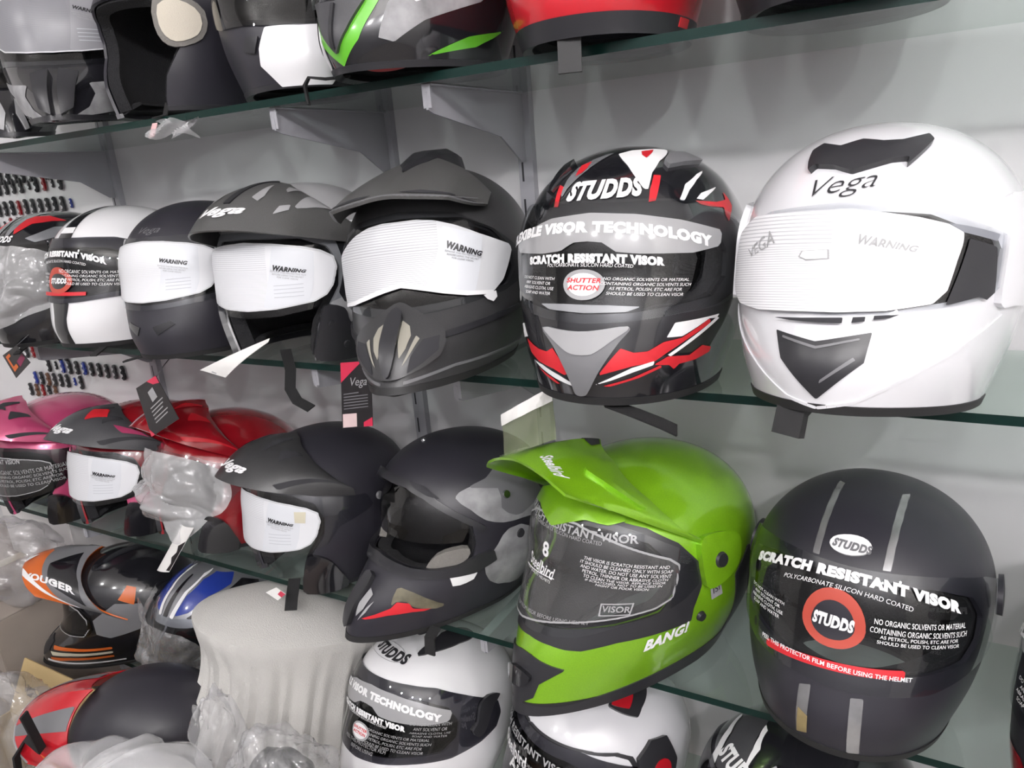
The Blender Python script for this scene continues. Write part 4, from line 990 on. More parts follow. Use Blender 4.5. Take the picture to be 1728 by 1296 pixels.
h = Helmet('L5', MX, 'matte black modular helmet with grey skull print and red flash on the chin', 'black_matte')
h.shell([(0, .31), (20, .315), (37, .35), (57, .42), (68, .462), (70, .55), (68, .63), (60, .66), (45, .668), (29, .66), (14, .64), (0, .625)], liner='eps')
pfinish(patch(h.sh, sym([(0, .31), (30, .33), (60, .43), (68, .47), (62, .55), (30, .545), (0, .54)]), -70, 70, .30, .56, 70, 40, -.010, .0016), 'inner_visor', M['visor_smoke'], h.e)
pfinish(patch(h.sh, sym([(0, .29), (21, .297), (38, .333), (58, .408), (70, .452), (76, .48), (73, .50), (68, .47), (57, .43), (37, .362), (20, .327), (0, .322)]), -78, 78, .28, .51, 90, 40, .007, .009), 'brow_trim', M['black_satin'], h.e)
h.d([(22, .300), (34, .312), (48, .36), (40, .352), (28, .325)], 'slot', 'brow_vent', .0076, mirror=True)
pfinish(patch(h.sh, sym([(0, .615), (14, .63), (29, .65), (45, .658), (60, .65), (70, .61), (80, .60), (82, .66), (70, .70), (45, .705), (28, .70), (14, .685), (0, .672)]), -84, 84, .58, .72, 90, 24, .006, .008), 'chin_lip', M['black_satin'], h.e)
h.d([(4, .645), (16, .662), (16, .675), (4, .66)], 'slot', 'lip_slot', .0066, mirror=True)
h.d([(44, .60), (56, .575), (66, .58), (65, .63), (58, .655), (46, .66), (38, .655)], 'liner_grey', 'cheek_pad', -.004, .012, smooth=2, mirror=True)
for k, m, o in (('skull', 'camo', .0007), ('skull_top', 'grey_mid', .0011), ('camo', 'camo', .0007), ('tan', 'camo_tan', .0006)): h.d(k, m, 'print', o, mirror=True, smooth=2)
h.d('red', 'red_print', 'flash', .0012, mirror=True)
h.d('latch', 'white_print', 'latch', .004, .004, mirror=True)
h.d([(7, .76), (12, .78), (11, .84), (7, .875), (5, .82)], 'grey_lt', 'chin_mesh', .0016, mirror=True); h.d([(16, .80), (14, .85), (9, .895), (13, .83)], 'grey_lt', 'chin_mesh', .0016, mirror=True)
h.d([(-4, .72), (4, .72), (5, .80), (3, .92), (-3, .92), (-5, .80)], 'black_satin', 'nose_ridge', .008, .009, smooth=2)
h.t('et of', 90, .80, .016, 'grey_lt', .0012, shear=.2, bold=.01, wide=.95, rot=2)
h.screw(91.6, .384, .007, .002, 'chrome'); h.screw(98, .57, .008, .001, 'slot'); h.screw(-20, .12, .005, .001, 'chrome')
h.strap([(.085, -.11, -.125), (.09, -.125, -.135), (.092, -.127, -.160)], .018, .003)

def of_helmet(key, label, paint, pk, peakm, filmed=True, visor='visor', logo=True, pivot='black_satin', **k):
    h = Helmet(key, OF, label, paint).shell(OPEN_OF, rim='black_satin')
    h.visor(VIS_OF, visor, pivot=None)
    if filmed: vega_film(h, **k)
    h.peak(pk, peakm)
    if logo: h.t('Vega', -3, .82, .016, 'white_print', .0012, sh=pk, shear=.5, bold=.035, wide=1.5)
    h.d([(46, .72), (58, .76), (66, .86), (72, 1.0), (42, 1.0), (40, .90), (43, .80)], 'black_gloss', 'jaw_guard', .006, .008, smooth=3, mirror=True)
    return h
def peak_slots(h, pk, m='slot'):
    h.d([(10, .30), (20, .10), (24, .12), (16, .55)], m, 'peak_slot', .0009, sh=pk, mirror=True); h.d([(30, .35), (42, .12), (46, .15), (36, .55)], m, 'peak_slot', .0009, sh=pk, mirror=True)
    h.d([(40, .90), (62, .62), (80, .45), (82, .50), (64, .70), (44, .96)], m, 'peak_crease', .0009, sh=pk, mirror=True)
h = of_helmet('L4', 'matte black peaked open-face helmet with white-filmed visor below the hanging black tag', 'black_matte', PK_OF2, 'grey_olive'); peak_slots(h, PK_OF2)
h.d([(38, .455), (46, .458), (45, .50), (38, .497)], 'cream', 'price_sticker', .0066, 0, h.vis); h.screw(95, .46, .007, .008, 'grey_mid')
h.strap([(.03, -.10, -.105), (.05, -.12, -.125), (.06, -.13, -.14)], .02)
h = of_helmet('L3', 'red peaked open-face helmet with its visor wrapped in crumpled plastic', 'red_deep', PK_L1, 'red_deep', filmed=False, logo=False); peak_slots(h, PK_L1, 'red')
wrap(h, [(-58, .46), (-30, .40), (0, .385), (30, .39), (56, .44), (62, .54), (58, .66), (48, .74), (36, .84), (24, .90), (8, .80), (-20, .76), (-50, .72), (-60, .60)], 5, .016, .020, res=(90, 70))
h = of_helmet('L2', 'dark grey and red peaked helmet with white-filmed visor, behind the black square tag', 'red_deep', PK_OF2, 'grey_dark'); peak_slots(h, PK_OF2)
h.d([(8, .35), (26, .20), (34, .35), (18, .60)], 'red_print', 'peak_flash', .0013, sh=PK_OF2); h.d([(44, .46), (66, .30), (74, .40), (54, .60)], 'pink', 'peak_flash', .0013, sh=PK_OF2)
h.d([(44, .70), (60, .66), (80, .70), (86, .90), (60, .88), (46, .82)], 'pink', 'cheek_flash', .0009, mirror=True)
h = of_helmet('L1', 'metallic pink peaked helmet at the left end of the third shelf', 'pink', PK_L1, 'pink', filmed=False, logo=False, visor='visor_smoke'); peak_slots(h, PK_L1, 'slot')
h.d(FILM, 'film_clear', 'protective_film', .0058, 0, h.vis, 50); rf = poly_f(FILM)
pfinish(patch(h.sh, lambda a, t: np.minimum(rf(a, t), 1.0 - rf(a, t)), -56, 58, .40, .71, 90, 60, .0063), 'film_rim', M['grey_lt'], h.vis)
h.t('SCRATCH RESISTANT VISION', 0, .44, .009, 'grey_lt', parent=h.vis, off=.0066, bold=.03)
h.t(SMALL, 30, .55, .006, 'grey_lt', parent=h.vis, off=.0066); h.d([(4, .42), (22, .36), (26, .40), (10, .50)], 'slot', 'peak_vent', .0012, sh=PK_L1, mirror=True)

# ---- lowest shelf ---------------------------------------------------------
h = Helmet('B4', FF, 'glossy white full-face helmet with black crown vents and grey printed visor panel', 'white').shell(OPEN_FF)
h.visor(VIS_FF, 'visor_smoke', pivot=None); studds_film(h)
h.d('vent', 'black_satin', 'crown_vent', .003, .005, mirror=True, smooth=2); h.d('pivot', 'black_satin', 'pivot_cover', .008, .009, mirror=True, smooth=2)
h.d('rear_tab', 'black_satin', 'crown_tab', .004, .006)
fo = poly_f(h.art['oval']); oa = [p[0] for p in h.art['oval']]; ot = [p[1] for p in h.art['oval']]
pfinish(patch(h.sh, lambda a, t: np.minimum(fo(a, t), .5 - fo(a, t)), min(oa) - 1, max(oa) + 1, min(ot) - .01, max(ot) + .01, 60, 50, .0008), 'logo_outline', M['grey_lt'], h.e)
h.t('STUDDS', -5.5, .240, .0175, 'black_satin', .0014, shear=.22, bold=.055, wide=.82, rot=-4)
h.d(ring_pts(-1, .575, 8.2), 'grey_lt', 'round_badge', .0060, 0, h.vis, 30); h.d(ring_pts(-1, .575, 6.6), 'white_print', 'badge_face', .0066, 0, h.vis, 30)
h.t('SHUTTER\nACTION', -1, .575, .0042, 'red_print', .0072, h.vis, wide=1.2, bold=.03); h.t(SMALL, 24, .58, .0042, 'grey_lt', parent=h.vis, shear=.2); h.t(SMALL2, 48, .50, .0042, 'grey_lt', parent=h.vis, shear=.2)
h.t('PEEL THIS PROTECTOR FILM\nBEFORE USING', 4, .645, .0048, 'grey_lt', parent=h.vis)
h.strap([(.06, -.12, .118), (.07, -.14, .10), (.074, -.146, .085)], .02, .004) if False else None

h = Helmet('B5', FF, 'silvery white full-face helmet with red and black crown vent, under the lime green helmet', 'pearl').shell(OPEN_FF)
h.visor(VIS_FF, 'visor_smoke', pivot=None)
vv = h.d('vent', 'black_satin', 'crown_vent', .005, .007); h.d('vent_red', 'red', 'vent_slider', .0066, .003, vv)
h.d([(86, .38), (96, .33), (108, .34), (112, .44), (106, .56), (92, .58), (86, .50)], 'black_satin', 'pivot_cover', .008, .009, mirror=True); h.d(ring_pts(100, .45, 6, asp=1.2), 'red', 'pivot_cap', .0095, .003)
h.d([(0, .33), (20, .33), (50, .335), (74, .345), (84, .37), (88, .43), (85, .43), (81, .378), (73, .358), (50, .347), (20, .343), (0, .343)], 'black_satin', 'visor_seal', .0015, .002, mirror=True)
h.t('SCRATCH RESISTANT VISOR', -2, .41, .0105, 'grey_lt', parent=h.vis, wide=1.1, bold=.03, curve=-.8); h.t('Steelbird', -4, .475, .020, 'white_print', parent=h.vis, wide=.7, bold=.025); h.t('Air', 2, .545, .020, 'white_print', parent=h.vis, bold=.03)
h.t(SMALL, 34, .50, .0050, 'grey_lt', parent=h.vis)

h = Helmet('B6', FF, 'black full-face helmet with white curved stripes, below the silver-striped one', 'black_gloss').shell(OPEN_FF)
h.visor(VIS_FF, 'visor_smoke', pivot='black_gloss')
h.d('grey', 'grey_dark', 'print', .0006, smooth=2); h.d('stripe', 'white_print', 'stripe', .001); h.d('stripe2', 'white_print', 'stripe', .001)
h.t('STUDDS', 0, .285, .022, 'white_print', .0014, shear=.15, bold=.055, wide=.85, rot=0)
h.d([(16, .24), (24, .20), (30, .22), (18, .33), (13, .35)], 'grey_lt', 'scratch_print', .0017); h.d([(26, .27), (34, .24), (24, .36)], 'grey_lt', 'scratch_print', .0017)

h = Helmet('B2', FF, 'blue and silver full-face helmet with a loose clear plastic bag over its front', 'silver').shell(OPEN_FF)
h.visor(VIS_FF, 'visor', pivot='black_gloss')
h.d([(12, .33), (20, .22), (40, .13), (70, .10), (95, .16), (80, .22), (50, .24), (28, .31)], 'blue', 'stripe', .0008, mirror=True); h.d([(6, .34), (14, .20), (36, .09), (70, .06), (60, .08), (36, .12), (20, .20), (11, .345)], 'white_print', 'stripe', .0011, mirror=True)
h.d([(24, .345), (50, .27), (95, .22), (110, .30), (80, .30), (52, .34)], 'black_gloss', 'stripe', .0009, mirror=True); h.d([(-3, .34), (3, .34), (3, .1), (-3, .1)], 'black_gloss', 'stripe', .001)
wrap(h, [(-85, .42), (-50, .36), (-10, .37), (20, .38), (40, .44), (46, .60), (40, .80), (28, .96), (0, 1.0), (-40, .98), (-80, .92), (-96, .70), (-95, .52)], 31, .018, .034, m='bag_clear', res=(90, 70))

h = Helmet('B1', MX, 'orange, black and white motocross helmet with long printed peak', 'black_gloss').shell(OPEN_MX)
h.visor([(0, .39), (35, .40), (58, .43), (68, .48), (69, .58), (62, .65), (42, .675), (20, .69), (0, .70)], 'visor_smoke', pivot=None)
rf2 = sym([(0, .40), (35, .41), (57, .44), (66, .49), (67, .57), (61, .64), (42, .665), (20, .68), (0, .69)])
pfinish(patch(h.sh, lambda a, t: np.minimum(rf2(a, t), 1.2 - rf2(a, t)), -70, 70, .39, .70, 90, 50, .0062), 'visor_rim', M['grey_lt'], h.vis)
h.peak(PK_B1, 'orange', .003)
h.d([(-90, .55), (-40, .62), (0, .60), (40, .62), (90, .55), (90, 0), (-90, 0)], 'grey_mid', 'peak_print', .0008, sh=PK_B1); h.d([(10, .1), (40, .05), (70, .2), (50, .55), (24, .5)], 'black_gloss', 'peak_print', .0012, sh=PK_B1, mirror=True)
h.d([(24, .98), (60, .70), (86, .45), (88, .52), (64, .78), (40, .99)], 'white_print', 'peak_print', .0016, sh=PK_B1, mirror=True); h.d([(-10, .98), (0, .80), (10, .98)], 'white_print', 'peak_print', .0016, sh=PK_B1)
h.t('VOUGER', 46, .58, .017, 'white_print', .0022, sh=PK_B1, shear=.25, bold=.05, rot=80, wide=1.1)
h.t('VOUGER', -46, .58, .017, 'white_print', .0022, sh=PK_B1, shear=.25, bold=.05, rot=-80, wide=1.1)
for k in range(3): h.d([(24, .80 + .055 * k), (50, .77 + .05 * k), (84, .75 + .05 * k), (84, .775 + .05 * k), (50, .80 + .05 * k), (28, .83 + .055 * k)], 'orange' if k != 1 else 'cream', 'stripe', .0009, mirror=True)
h.d([(6, .76), (20, .78), (22, .86), (10, .93), (4, .84)], 'black_satin', 'chin_vent', .0018, .002, mirror=True); h.d([(20, .93), (60, .92), (90, .92), (90, .935), (60, .94), (20, .95)], 'white_print', 'stripe', .001, mirror=True)
h.d([(70, .50), (90, .40), (110, .42), (112, .60), (84, .66), (72, .62)], 'grey_mid', 'side_print', .0008, mirror=True); h.d([(92, .38), (100, .30), (108, .32), (104, .42)], 'orange', 'side_print', .0012, mirror=True)

# ---- topmost shelf (seen from below) --------------------------------------
h = Helmet('T5', FF2, 'lime green, black and white full-face helmet on the topmost shelf', 'black_gloss').shell(OPEN_FF, rim='black_satin')
h.visor(VIS_FF, 'visor', pivot=None)
h.d([(-26, .72), (0, .735), (26, .72), (15, .88), (0, .975), (-15, .88)], 'green_gl', 'print', .0008); vp = h.d([(-20, .70), (0, .72), (20, .70), (9, .84), (0, .92), (-9, .84)], 'grey_dark', 'chin_vent', .006, .007)
h.d([(-1, .73), (1, .73), (1, .9), (-1, .9)], 'black_satin', 'vent_rib', .009, .003, vp)
h.d([(30, .74), (70, .70), (90, .66), (80, .74), (50, .82), (34, .90), (26, .88)], 'camo', 'print', .0008, mirror=True); h.d([(50, .96), (75, .88), (100, .84), (80, .92)], 'green_gl', 'print', .0009, mirror=True)
h.d([(40, .72), (70, .68), (86, .64), (70, .69), (44, .75)], 'white_print', 'print', .0012, mirror=True)
h.d([(-62, .48), (-30, .50), (-27, .66), (-40, .69), (-62, .64)], 'white_print', 'visor_film', .0060, 0, h.vis)
h.strap([(-.06, -.10, -.12), (-.075, -.13, -.122), (-.095, -.14, -.118), (-.10, -.145, -.128), (-.097, -.146, -.152)], .010, .003)
h.pad()
h = Helmet('T6', FF, 'glossy red full-face helmet with black lower edge on the topmost shelf', 'red').shell(OPEN_FF, rim='black_satin')
h.visor(VIS_FF, 'visor_smoke', pivot=None)
h.d([(-180, .925), (180, .925), (180, .99), (-180, .99)], 'black_satin', 'lower_trim', .0012, 0, res=90); h.d([(24, .72), (34, .72), (31, .80), (28, .83)], 'black_satin', 'chin_vent', .0012, mirror=True)
h.d([(70, .93), (80, .93), (80, .965), (70, .965)], 'red_print', 'reflector', .002, .001)
h.strap([(-.01, -.12, -.118), (-.005, -.145, -.122), (-.004, -.150, -.16)], .026, .004, 'rubber')
h = Helmet('T7', FF, 'dark helmet on the topmost shelf at the upper right, cut off by the frame', 'black_satin').shell(OPEN_FF, rim='black_satin'); h.visor(VIS_FF, 'visor_smoke', pivot=None)
h.pad()
h = Helmet('T4', FF, 'black helmet with white chin piece on the topmost shelf, left of the lime green one', 'black_matte').shell(OPEN_FF, rim='black_satin'); h.visor(VIS_FF, 'visor_smoke', pivot=None)
h.d([(-22, .70), (22, .70), (30, .80), (33, .88), (20, .99), (-20, .99), (-33, .88), (-30, .80)], 'white', 'chin_piece', .003, .004); h.d([(28, .74), (38, .73), (44, .80), (34, .82)], 'black_satin', 'chin_vent', .0045, .002, mirror=True)
h = Helmet('T3', OF, 'black open-face helmet with beige lining on the topmost shelf', 'black_matte').shell(OPEN_OF, rim='black_satin', liner='eps')
h.d([(44, .44), (58, .42), (70, .47), (66, .57), (52, .61), (44, .55)], 'liner_beige', 'lining_pad', .006, .010, smooth=3)
h.d([(41, .42), (58, .395), (74, .455), (69, .59), (51, .64), (41, .57)], 'liner_grey', 'lining_edge', .004, .006, smooth=3)
h.strap([(.05, -.09, -.10), (.05, -.10, -.12), (.045, -.12, -.125)], .012)
h = Helmet('T2', MX, 'black helmet with grey speckled print and pale film on its visor, topmost shelf', 'black_gloss').shell(OPEN_FF, rim='black_satin'); h.visor(VIS_FF, 'visor', pivot=None)
vega_film(h, base=(.24, .24, .26), line=(.20, .20, .22), dt=-.07, panel=M['film_grey_solid']); h.d([(24, .80), (44, .78), (80, .72), (64, .80), (50, .85), (78, .84), (74, .92), (40, .96), (12, .99), (26, .93), (30, .86)], 'camo', 'print', .0008, mirror=True)
h.d([(-16, .76), (-3, .74), (-3, .98), (-12, .94)], 'black_satin', 'chin_vent', .010, .011, mirror=True)
h = Helmet('T1', MX, 'black helmet with grey chin strakes at the left end of the topmost shelf', 'black_gloss').shell(OPEN_FF, rim='black_satin'); h.visor(VIS_FF, 'visor_smoke', pivot=None)
h.d([(6, .76), (14, .78), (10, .86), (14, .95), (10, .96), (4, .86)], 'grey_lt', 'chin_strake', .003, .004, mirror=True); h.d([(24, .98), (50, .86), (80, .90), (60, .99)], 'camo', 'print', .0008, mirror=True)

# ------------------------------------------------- tags, cards, bags and boxes
def quad_card(name, c, m, label, cat, th=.0008, group=None, curl=0., n=8):
    """thin card through four corners (tl, tr, br, bl), slightly bowed; returns the object and a frame for prints on it"""
    c = [Vector(p) for p in c]; o = c[0]
    nrm = (c[1] - c[0]).cross(c[3] - c[0]).normalized()
    if nrm.y > 0: nrm = -nrm
    def f(u, v):
        p = (c[0] * (1 - u) + c[1] * u) * (1 - v) + (c[3] * (1 - u) + c[2] * u) * v
        return p + nrm * (curl * 4 * u * (1 - u)) - o
    e = empty(name, o); tag(e, label, cat, group)
    pfinish(sheet(f, n, n, th), 'card', m, e)
    def pr(nm, pts, m2, lift=.0012):
        bm = bmesh.new(); vs = [bm.verts.new(f(u, v) + nrm * lift) for u, v in pts]; bm.faces.new(vs)
        return finish(bm, nm, m2, e, smooth=False)
    def tx(s, u, v, size, m2, lift=.0016, **k):
        x = (c[1] - c[0]).normalized(); y = (c[0] - c[3]); y = (y - x * y.dot(x)).normalized()
        R = Matrix((x, y, x.cross(y))).transposed()
        return flat_text(s, size, m2, e, f(u, v) + nrm * lift, R, **k)
    return e, pr, tx
def cord(e, pts, r=.0007, m='black_satin', name='tag_string'):
    bm = bmesh.new(); tube(bm, [Vector(p) - e.location for p in pts], r, 6); return finish(bm, name, M[m], e)

e, pr, tx = quad_card('hang_tag', [(-1.140, -.34, 1.150), (-1.072, -.345, 1.178), (-1.037, -.345, 1.108), (-1.131, -.338, 1.064)], M['card_black'], 'black square hang tag with red corners in front of the red peaked helmet', 'tag', group='hang tags on the helmets')
pr('red_corner', [(.55, .0), (1, 0), (1, .16), (.75, .12)], M['card_red']); pr('red_corner', [(0, .84), (.14, 1), (0, 1)], M['card_red']); pr('white_square', [(.42, .20), (.68, .16), (.70, .38), (.46, .42)], M['grey_lt'])
for k in range(5): pr('print_line', [(.30, .50 + .075 * k), (.86 - .06 * (k % 3), .44 + .075 * k), (.86 - .06 * (k % 3), .462 + .075 * k), (.30, .522 + .075 * k)], M['grey_lt'])
cord(e, [(-1.072, -.345, 1.176), (-1.07, -.33, 1.19), (-1.068, -.31, 1.205)])
e, pr, tx = quad_card('hang_tag', [(-.715, -.30, 1.208), (-.660, -.30, 1.214), (-.672, -.30, 1.118), (-.731, -.30, 1.108)], M['card_black'], 'tall black hang tag with pink price sticker, hanging below the middle shelf', 'tag', group='hang tags on the helmets')
pr('red_corner', [(0, .0), (.72, 0), (.35, .15), (0, .30)], M['card_red']); pr('price_sticker', [(.04, .78), (.50, .78), (.50, .99), (.04, .99)], mat('pale_pink_sticker', (.72, .55, .55), .6)); pr('red_corner', [(.72, .93), (1, .86), (1, 1), (.72, 1)], M['card_red'])
tx('Vega', .55, .30, .012, M['grey_lt'], shear=.5)
for k in range(6): pr('print_line', [(.08, .47 + .045 * k), (.88 - .1 * (k == 0) * 3, .455 + .045 * k), (.88 - .3 * (k == 0), .470 + .045 * k), (.08, .485 + .045 * k)], M['grey_mid'])
cord(e, [(-.668, -.30, 1.213), (-.662, -.29, 1.225), (-.65, -.28, 1.24)])
e, pr, tx = quad_card('hang_tag', [(-1.559, -.33, 1.182), (-1.499, -.33, 1.205), (-1.466, -.33, 1.173), (-1.532, -.33, 1.138)], M['card_black'], 'small dark hang tag with orange print at the far left of the middle shelf', 'tag', group='hang tags on the helmets')
pr('orange_print', [(.12, .12), (.40, .10), (.40, .22), (.22, .24), (.22, .62), (.42, .60), (.42, .76), (.12, .80)], M['orange']); pr('purple_print', [(.50, .55), (.95, .45), (.95, .70), (.50, .82)], mat('plum_print', (.22, .02, .07), .5))
cord(e, [(-1.5, -.33, 1.204), (-1.49, -.31, 1.22), (-1.48, -.29, 1.235)])
e, pr, tx = quad_card('price_card', [(-1.115, -.33, .897), (-1.077, -.335, .901), (-1.161, -.345, .802), (-1.205, -.34, .793)], M['paper'], 'torn white card hanging under the third shelf near the blue helmet', 'card', curl=.004)
pr('dark_tear', [(.72, .40), (1.0, .30), (1.0, .98), (.80, .96), (.86, .80), (.70, .66), (.84, .54)], M['card_black'])
e, pr, tx = quad_card('price_card', [(-.930, -.330, .806), (-.902, -.330, .822), (-.882, -.330, .814), (-.904, -.330, .797)], M['paper'], 'small white and red card lying by the jaw of the black peaked helmet', 'card')
pr('red_corner', [(.55, .6), (1, .5), (1, 1), (.5, 1)], M['card_red'])
e, pr, tx = quad_card('folded_leaflet', [(-.940, -.36, 1.200), (-.790, -.352, 1.252), (-.785, -.36, 1.249), (-.886, -.36, 1.192)], M['paper'], 'folded shiny white leaflet sticking out under the two-tone grey peaked helmet', 'leaflet', curl=.006)
pr('fold_shade_print', [(.03, .40), (.9, .42), (.9, .58), (.02, .60)], M['grey_lt'])
# clear bag with white header beside the lime peak
e = empty('leaflet_bag', (-.44, -.33, 1.157)); tag(e, 'clear greenish plastic bag with white strip hanging above the lime green peak', 'plastic bag')
O = Vector((-.44, -.33, 1.157)); e.location.z += .010; A_ = Vector((-.440, -.33, 1.157)) - O; B_ = Vector((-.372, -.325, 1.196)) - O; C_ = Vector((-.378, -.31, 1.125)) - O; D_ = Vector((-.450, -.315, 1.095)) - O
def bagf(off):
    def f(u, v):
        p = (A_ * (1 - u) + B_ * u) * (1 - v) + (D_ * (1 - u) + C_ * u) * v
        return p + Vector((.35, -1, .3)).normalized() * (off * (1 - abs(2 * u - 1) ** 3) * math.sin(min(1, v * 1.2 + .1) * 2.2) + .002 * math.sin(17 * u + 9 * v))
    return f
pfinish(sheet(bagf(.012), 14, 14), 'front_film', clear('greenish_film', (.80, .84, .70), .9, .08, haze=.22, hazecol=(.5, .55, .36), bump=.4, bscale=30), e); pfinish(sheet(bagf(-.004), 10, 10), 'back_film', M['bag_clear'], e)
pfinish(sheet(lambda u, v: bagf(.0135)(u, v * .26) + Vector((0, -.001, 0)), 14, 5, .0006), 'header_strip', M['paper'], e)
# crumpled clear packet stuck on the top shelf edge
e = empty('plastic_packet', (-.968, -.285, 1.5600)); tag(e, 'crumpled clear plastic packet hanging from the edge of the topmost shelf', 'plastic packet')
pfinish(sheet(lambda u, v: Vector((-.045 + .09 * u, -.012 + .012 * math.sin(9 * u + 5 * v) - .01 * v, -.001 - .022 * v - .006 * u + .004 * math.sin(14 * u + 3 * v))), 18, 8), 'film', M['bag'], e)
pfinish(sheet(lambda u, v: Vector((-.046 + .012 * u, -.016 - .01 * v, -.004 - .020 * v)), 3, 3, .0006), 'pink_label', mat('faded_pink_label', (.66, .42, .42), .6), e)

# --------------------------------- cloth-covered helmet, plastic wrapped helmets
class Cloth(Shell):
    def P(s, a, t):
        a, t = np.broadcast_arrays(np.asarray(a, float), np.asarray(t, float))
        p = Shell.P(s, a, np.maximum(t, .5)); r = np.clip(t / .5, 0, 1); top = t < .5
        rr = np.where(top, r ** .92, 1.)
        u = np.clip((t - .5) * 2, 0, 1); g = .22 * u ** .9
        fold = np.sin(19 * a + 2.2 * np.sin(2 * a)) * .6 + .45 * np.sin(33 * a + 1.3) + .25 * np.sin(51 * a)
        k = (1 + fold * g * .28 + .05 * u * np.sin(3 * a + .6) - .10 * np.sin(np.pi * u) * .5) * rr
        z = np.where(top, s.z0 + (s.zt - s.z0) * (1 - r ** 1.9), p[..., 2] + u ** 2 * (.022 * np.sin(2 * a + 1.0) + .010 * np.sin(5 * a) + .004 * np.sin(23 * a)))
        return np.stack([p[..., 0] * k, p[..., 1] * k, z], -1)
CL = Cloth(zt=.128, z0=.090, zb=-.140, w=((0, .138), (.3, .134), (1, .140)), f=((0, .195), (.25, .178), (1, .185)), b=((0, .150), (.4, .148), (1, .15)), q=.72, p=.92)
h = Helmet('B3', CL, 'helmet draped in pale grey flannel cloth on the lowest shelf', 'cloth', name='covered_helmet')
pfinish(patch(CL, None, -180, 180, 0, 1, 260, 80, 0, .0022), 'cloth_cover', M['cloth'], h.e, 32)
o = pfinish(patch(FF, None, -180, 180, 0, .97, 60, 40, -.016, .004), 'shell', M['black_satin'], h.e); o.location = (0, .015, -.055); o.rotation_euler = (rad(17), 0, 0)

def blob(name, loc, rx, ry, rz, seed, m, label, cat, amp=.18, rot=(0, 0, 0), n=(64, 40), flat=None, taper=0.):
    def f(u, v):
        a = 2 * math.pi * u; b = math.pi * v
        d = Vector((math.sin(b) * math.cos(a), math.sin(b) * math.sin(a), math.cos(b)))
        p = d * 2.1 + Vector((seed, seed * .3, 0)); w = mnoise.noise_vector(p * .8) * .7
        k = 1 + amp * (2.0 * abs(mnoise.noise((p + w) * .7)) + .4 * abs(mnoise.noise((p + w) * 1.8)) - .55)
        z = rz * d.z * k
        if flat is not None: z = max(z, flat)
        q = 1 - taper * d.z
        return Vector((rx * d.x * k * q, ry * d.y * k * q, z))
    e = empty(name, loc, rot); tag(e, label, cat)
    bm = sheet(f, *n); bmesh.ops.remove_doubles(bm, verts=bm.verts, dist=1e-4); bmesh.ops.recalc_face_normals(bm, faces=bm.faces)
    pfinish(bm, 'film', M[m], e, 60); return e

POSE.update(B7=(-1.120, -.470, .560, -66, 10, 10, .88), B8=(-.925, -.675, .592, -20, 0, 0, .96))
h = Helmet('B7', MX, 'red and black motocross helmet with striped peak, low at the left', 'black_matte').shell(OPEN_MX)
pk = h.peak(PK_B1, 'red', .003)
h.d([(14, .02), (30, .02), (40, .95), (26, .97)], 'grey_mid', 'peak_stripe', .0009, 0, pk, sh=PK_B1); h.d([(60, .1), (70, .1), (64, .4), (52, .5)], 'orange', 'peak_flash', .0012, 0, pk, sh=PK_B1); h.d([(-34, .02), (-24, .02), (-20, .95), (-32, .97)], 'grey_mid', 'peak_stripe', .0009, 0, pk, sh=PK_B1)
h.d([(-85, .962), (0, .972), (85, .962), (88, 1.0), (-88, 1.0)], 'grey_lt', 'peak_edge', .0012, .0016, pk, sh=PK_B1)
h.d([(-60, .78), (-20, .80), (0, .90), (20, .80), (60, .78), (60, 1.0), (-60, 1.0)], 'red_deep', 'print', .0009)
p0 = Vector(PK_B1.P(rad(48), .25)); p1 = Vector(PK_B1.P(rad(40), .6)); nn = Vector((.3, -.2, 1)).normalized()
h.strap([p0 + nn * .07 + Vector((-.01, .03, .05)), p0 + nn * .025, p1 + nn * .008, Vector(PK_B1.P(rad(60), .92)) + nn * .004 + Vector((.01, 0, -.004)), Vector(PK_B1.P(rad(70), .98)) + Vector((.02, -.01, -.035))], .016, .004)
def wrapped(key, label, paint, seed, m='bag_grey'):
    h = Helmet(key, FF, label, paint); h.shell(OPEN_FF); h.visor(VIS_FF, 'visor_smoke', pivot='black_satin')
    pfinish(patch(FF, None, -180, 180, 0, 1.0, 90, 60, 0., 0., crumple(seed, .010, .018)), 'plastic_wrap', M[m], h.e, 60)
wrapped('B8', 'white helmet in a clear plastic wrap on the bench at the lower left', 'white', 21, 'bag')
blob('plastic_bag', (-.835, -.530, .700), .036, .030, .095, 33, 'bag_clear', 'narrow milky plastic bag hanging below the front edge of the grey cloth', 'plastic bag', .3, (0, rad(6), 0))
blob('plastic_bag', (-.70, -.54, .690), .085, .06, .085, 34, 'bag_clear', 'round milky plastic bag at the bottom between grey cloth and white printed helmet', 'plastic bag', .25)
blob('dark_bundle', (-.70, -.54, .688), .055, .038, .056, 35, 'black_satin', 'dark bundle inside the round milky bag at the bottom', 'bundle', .1)

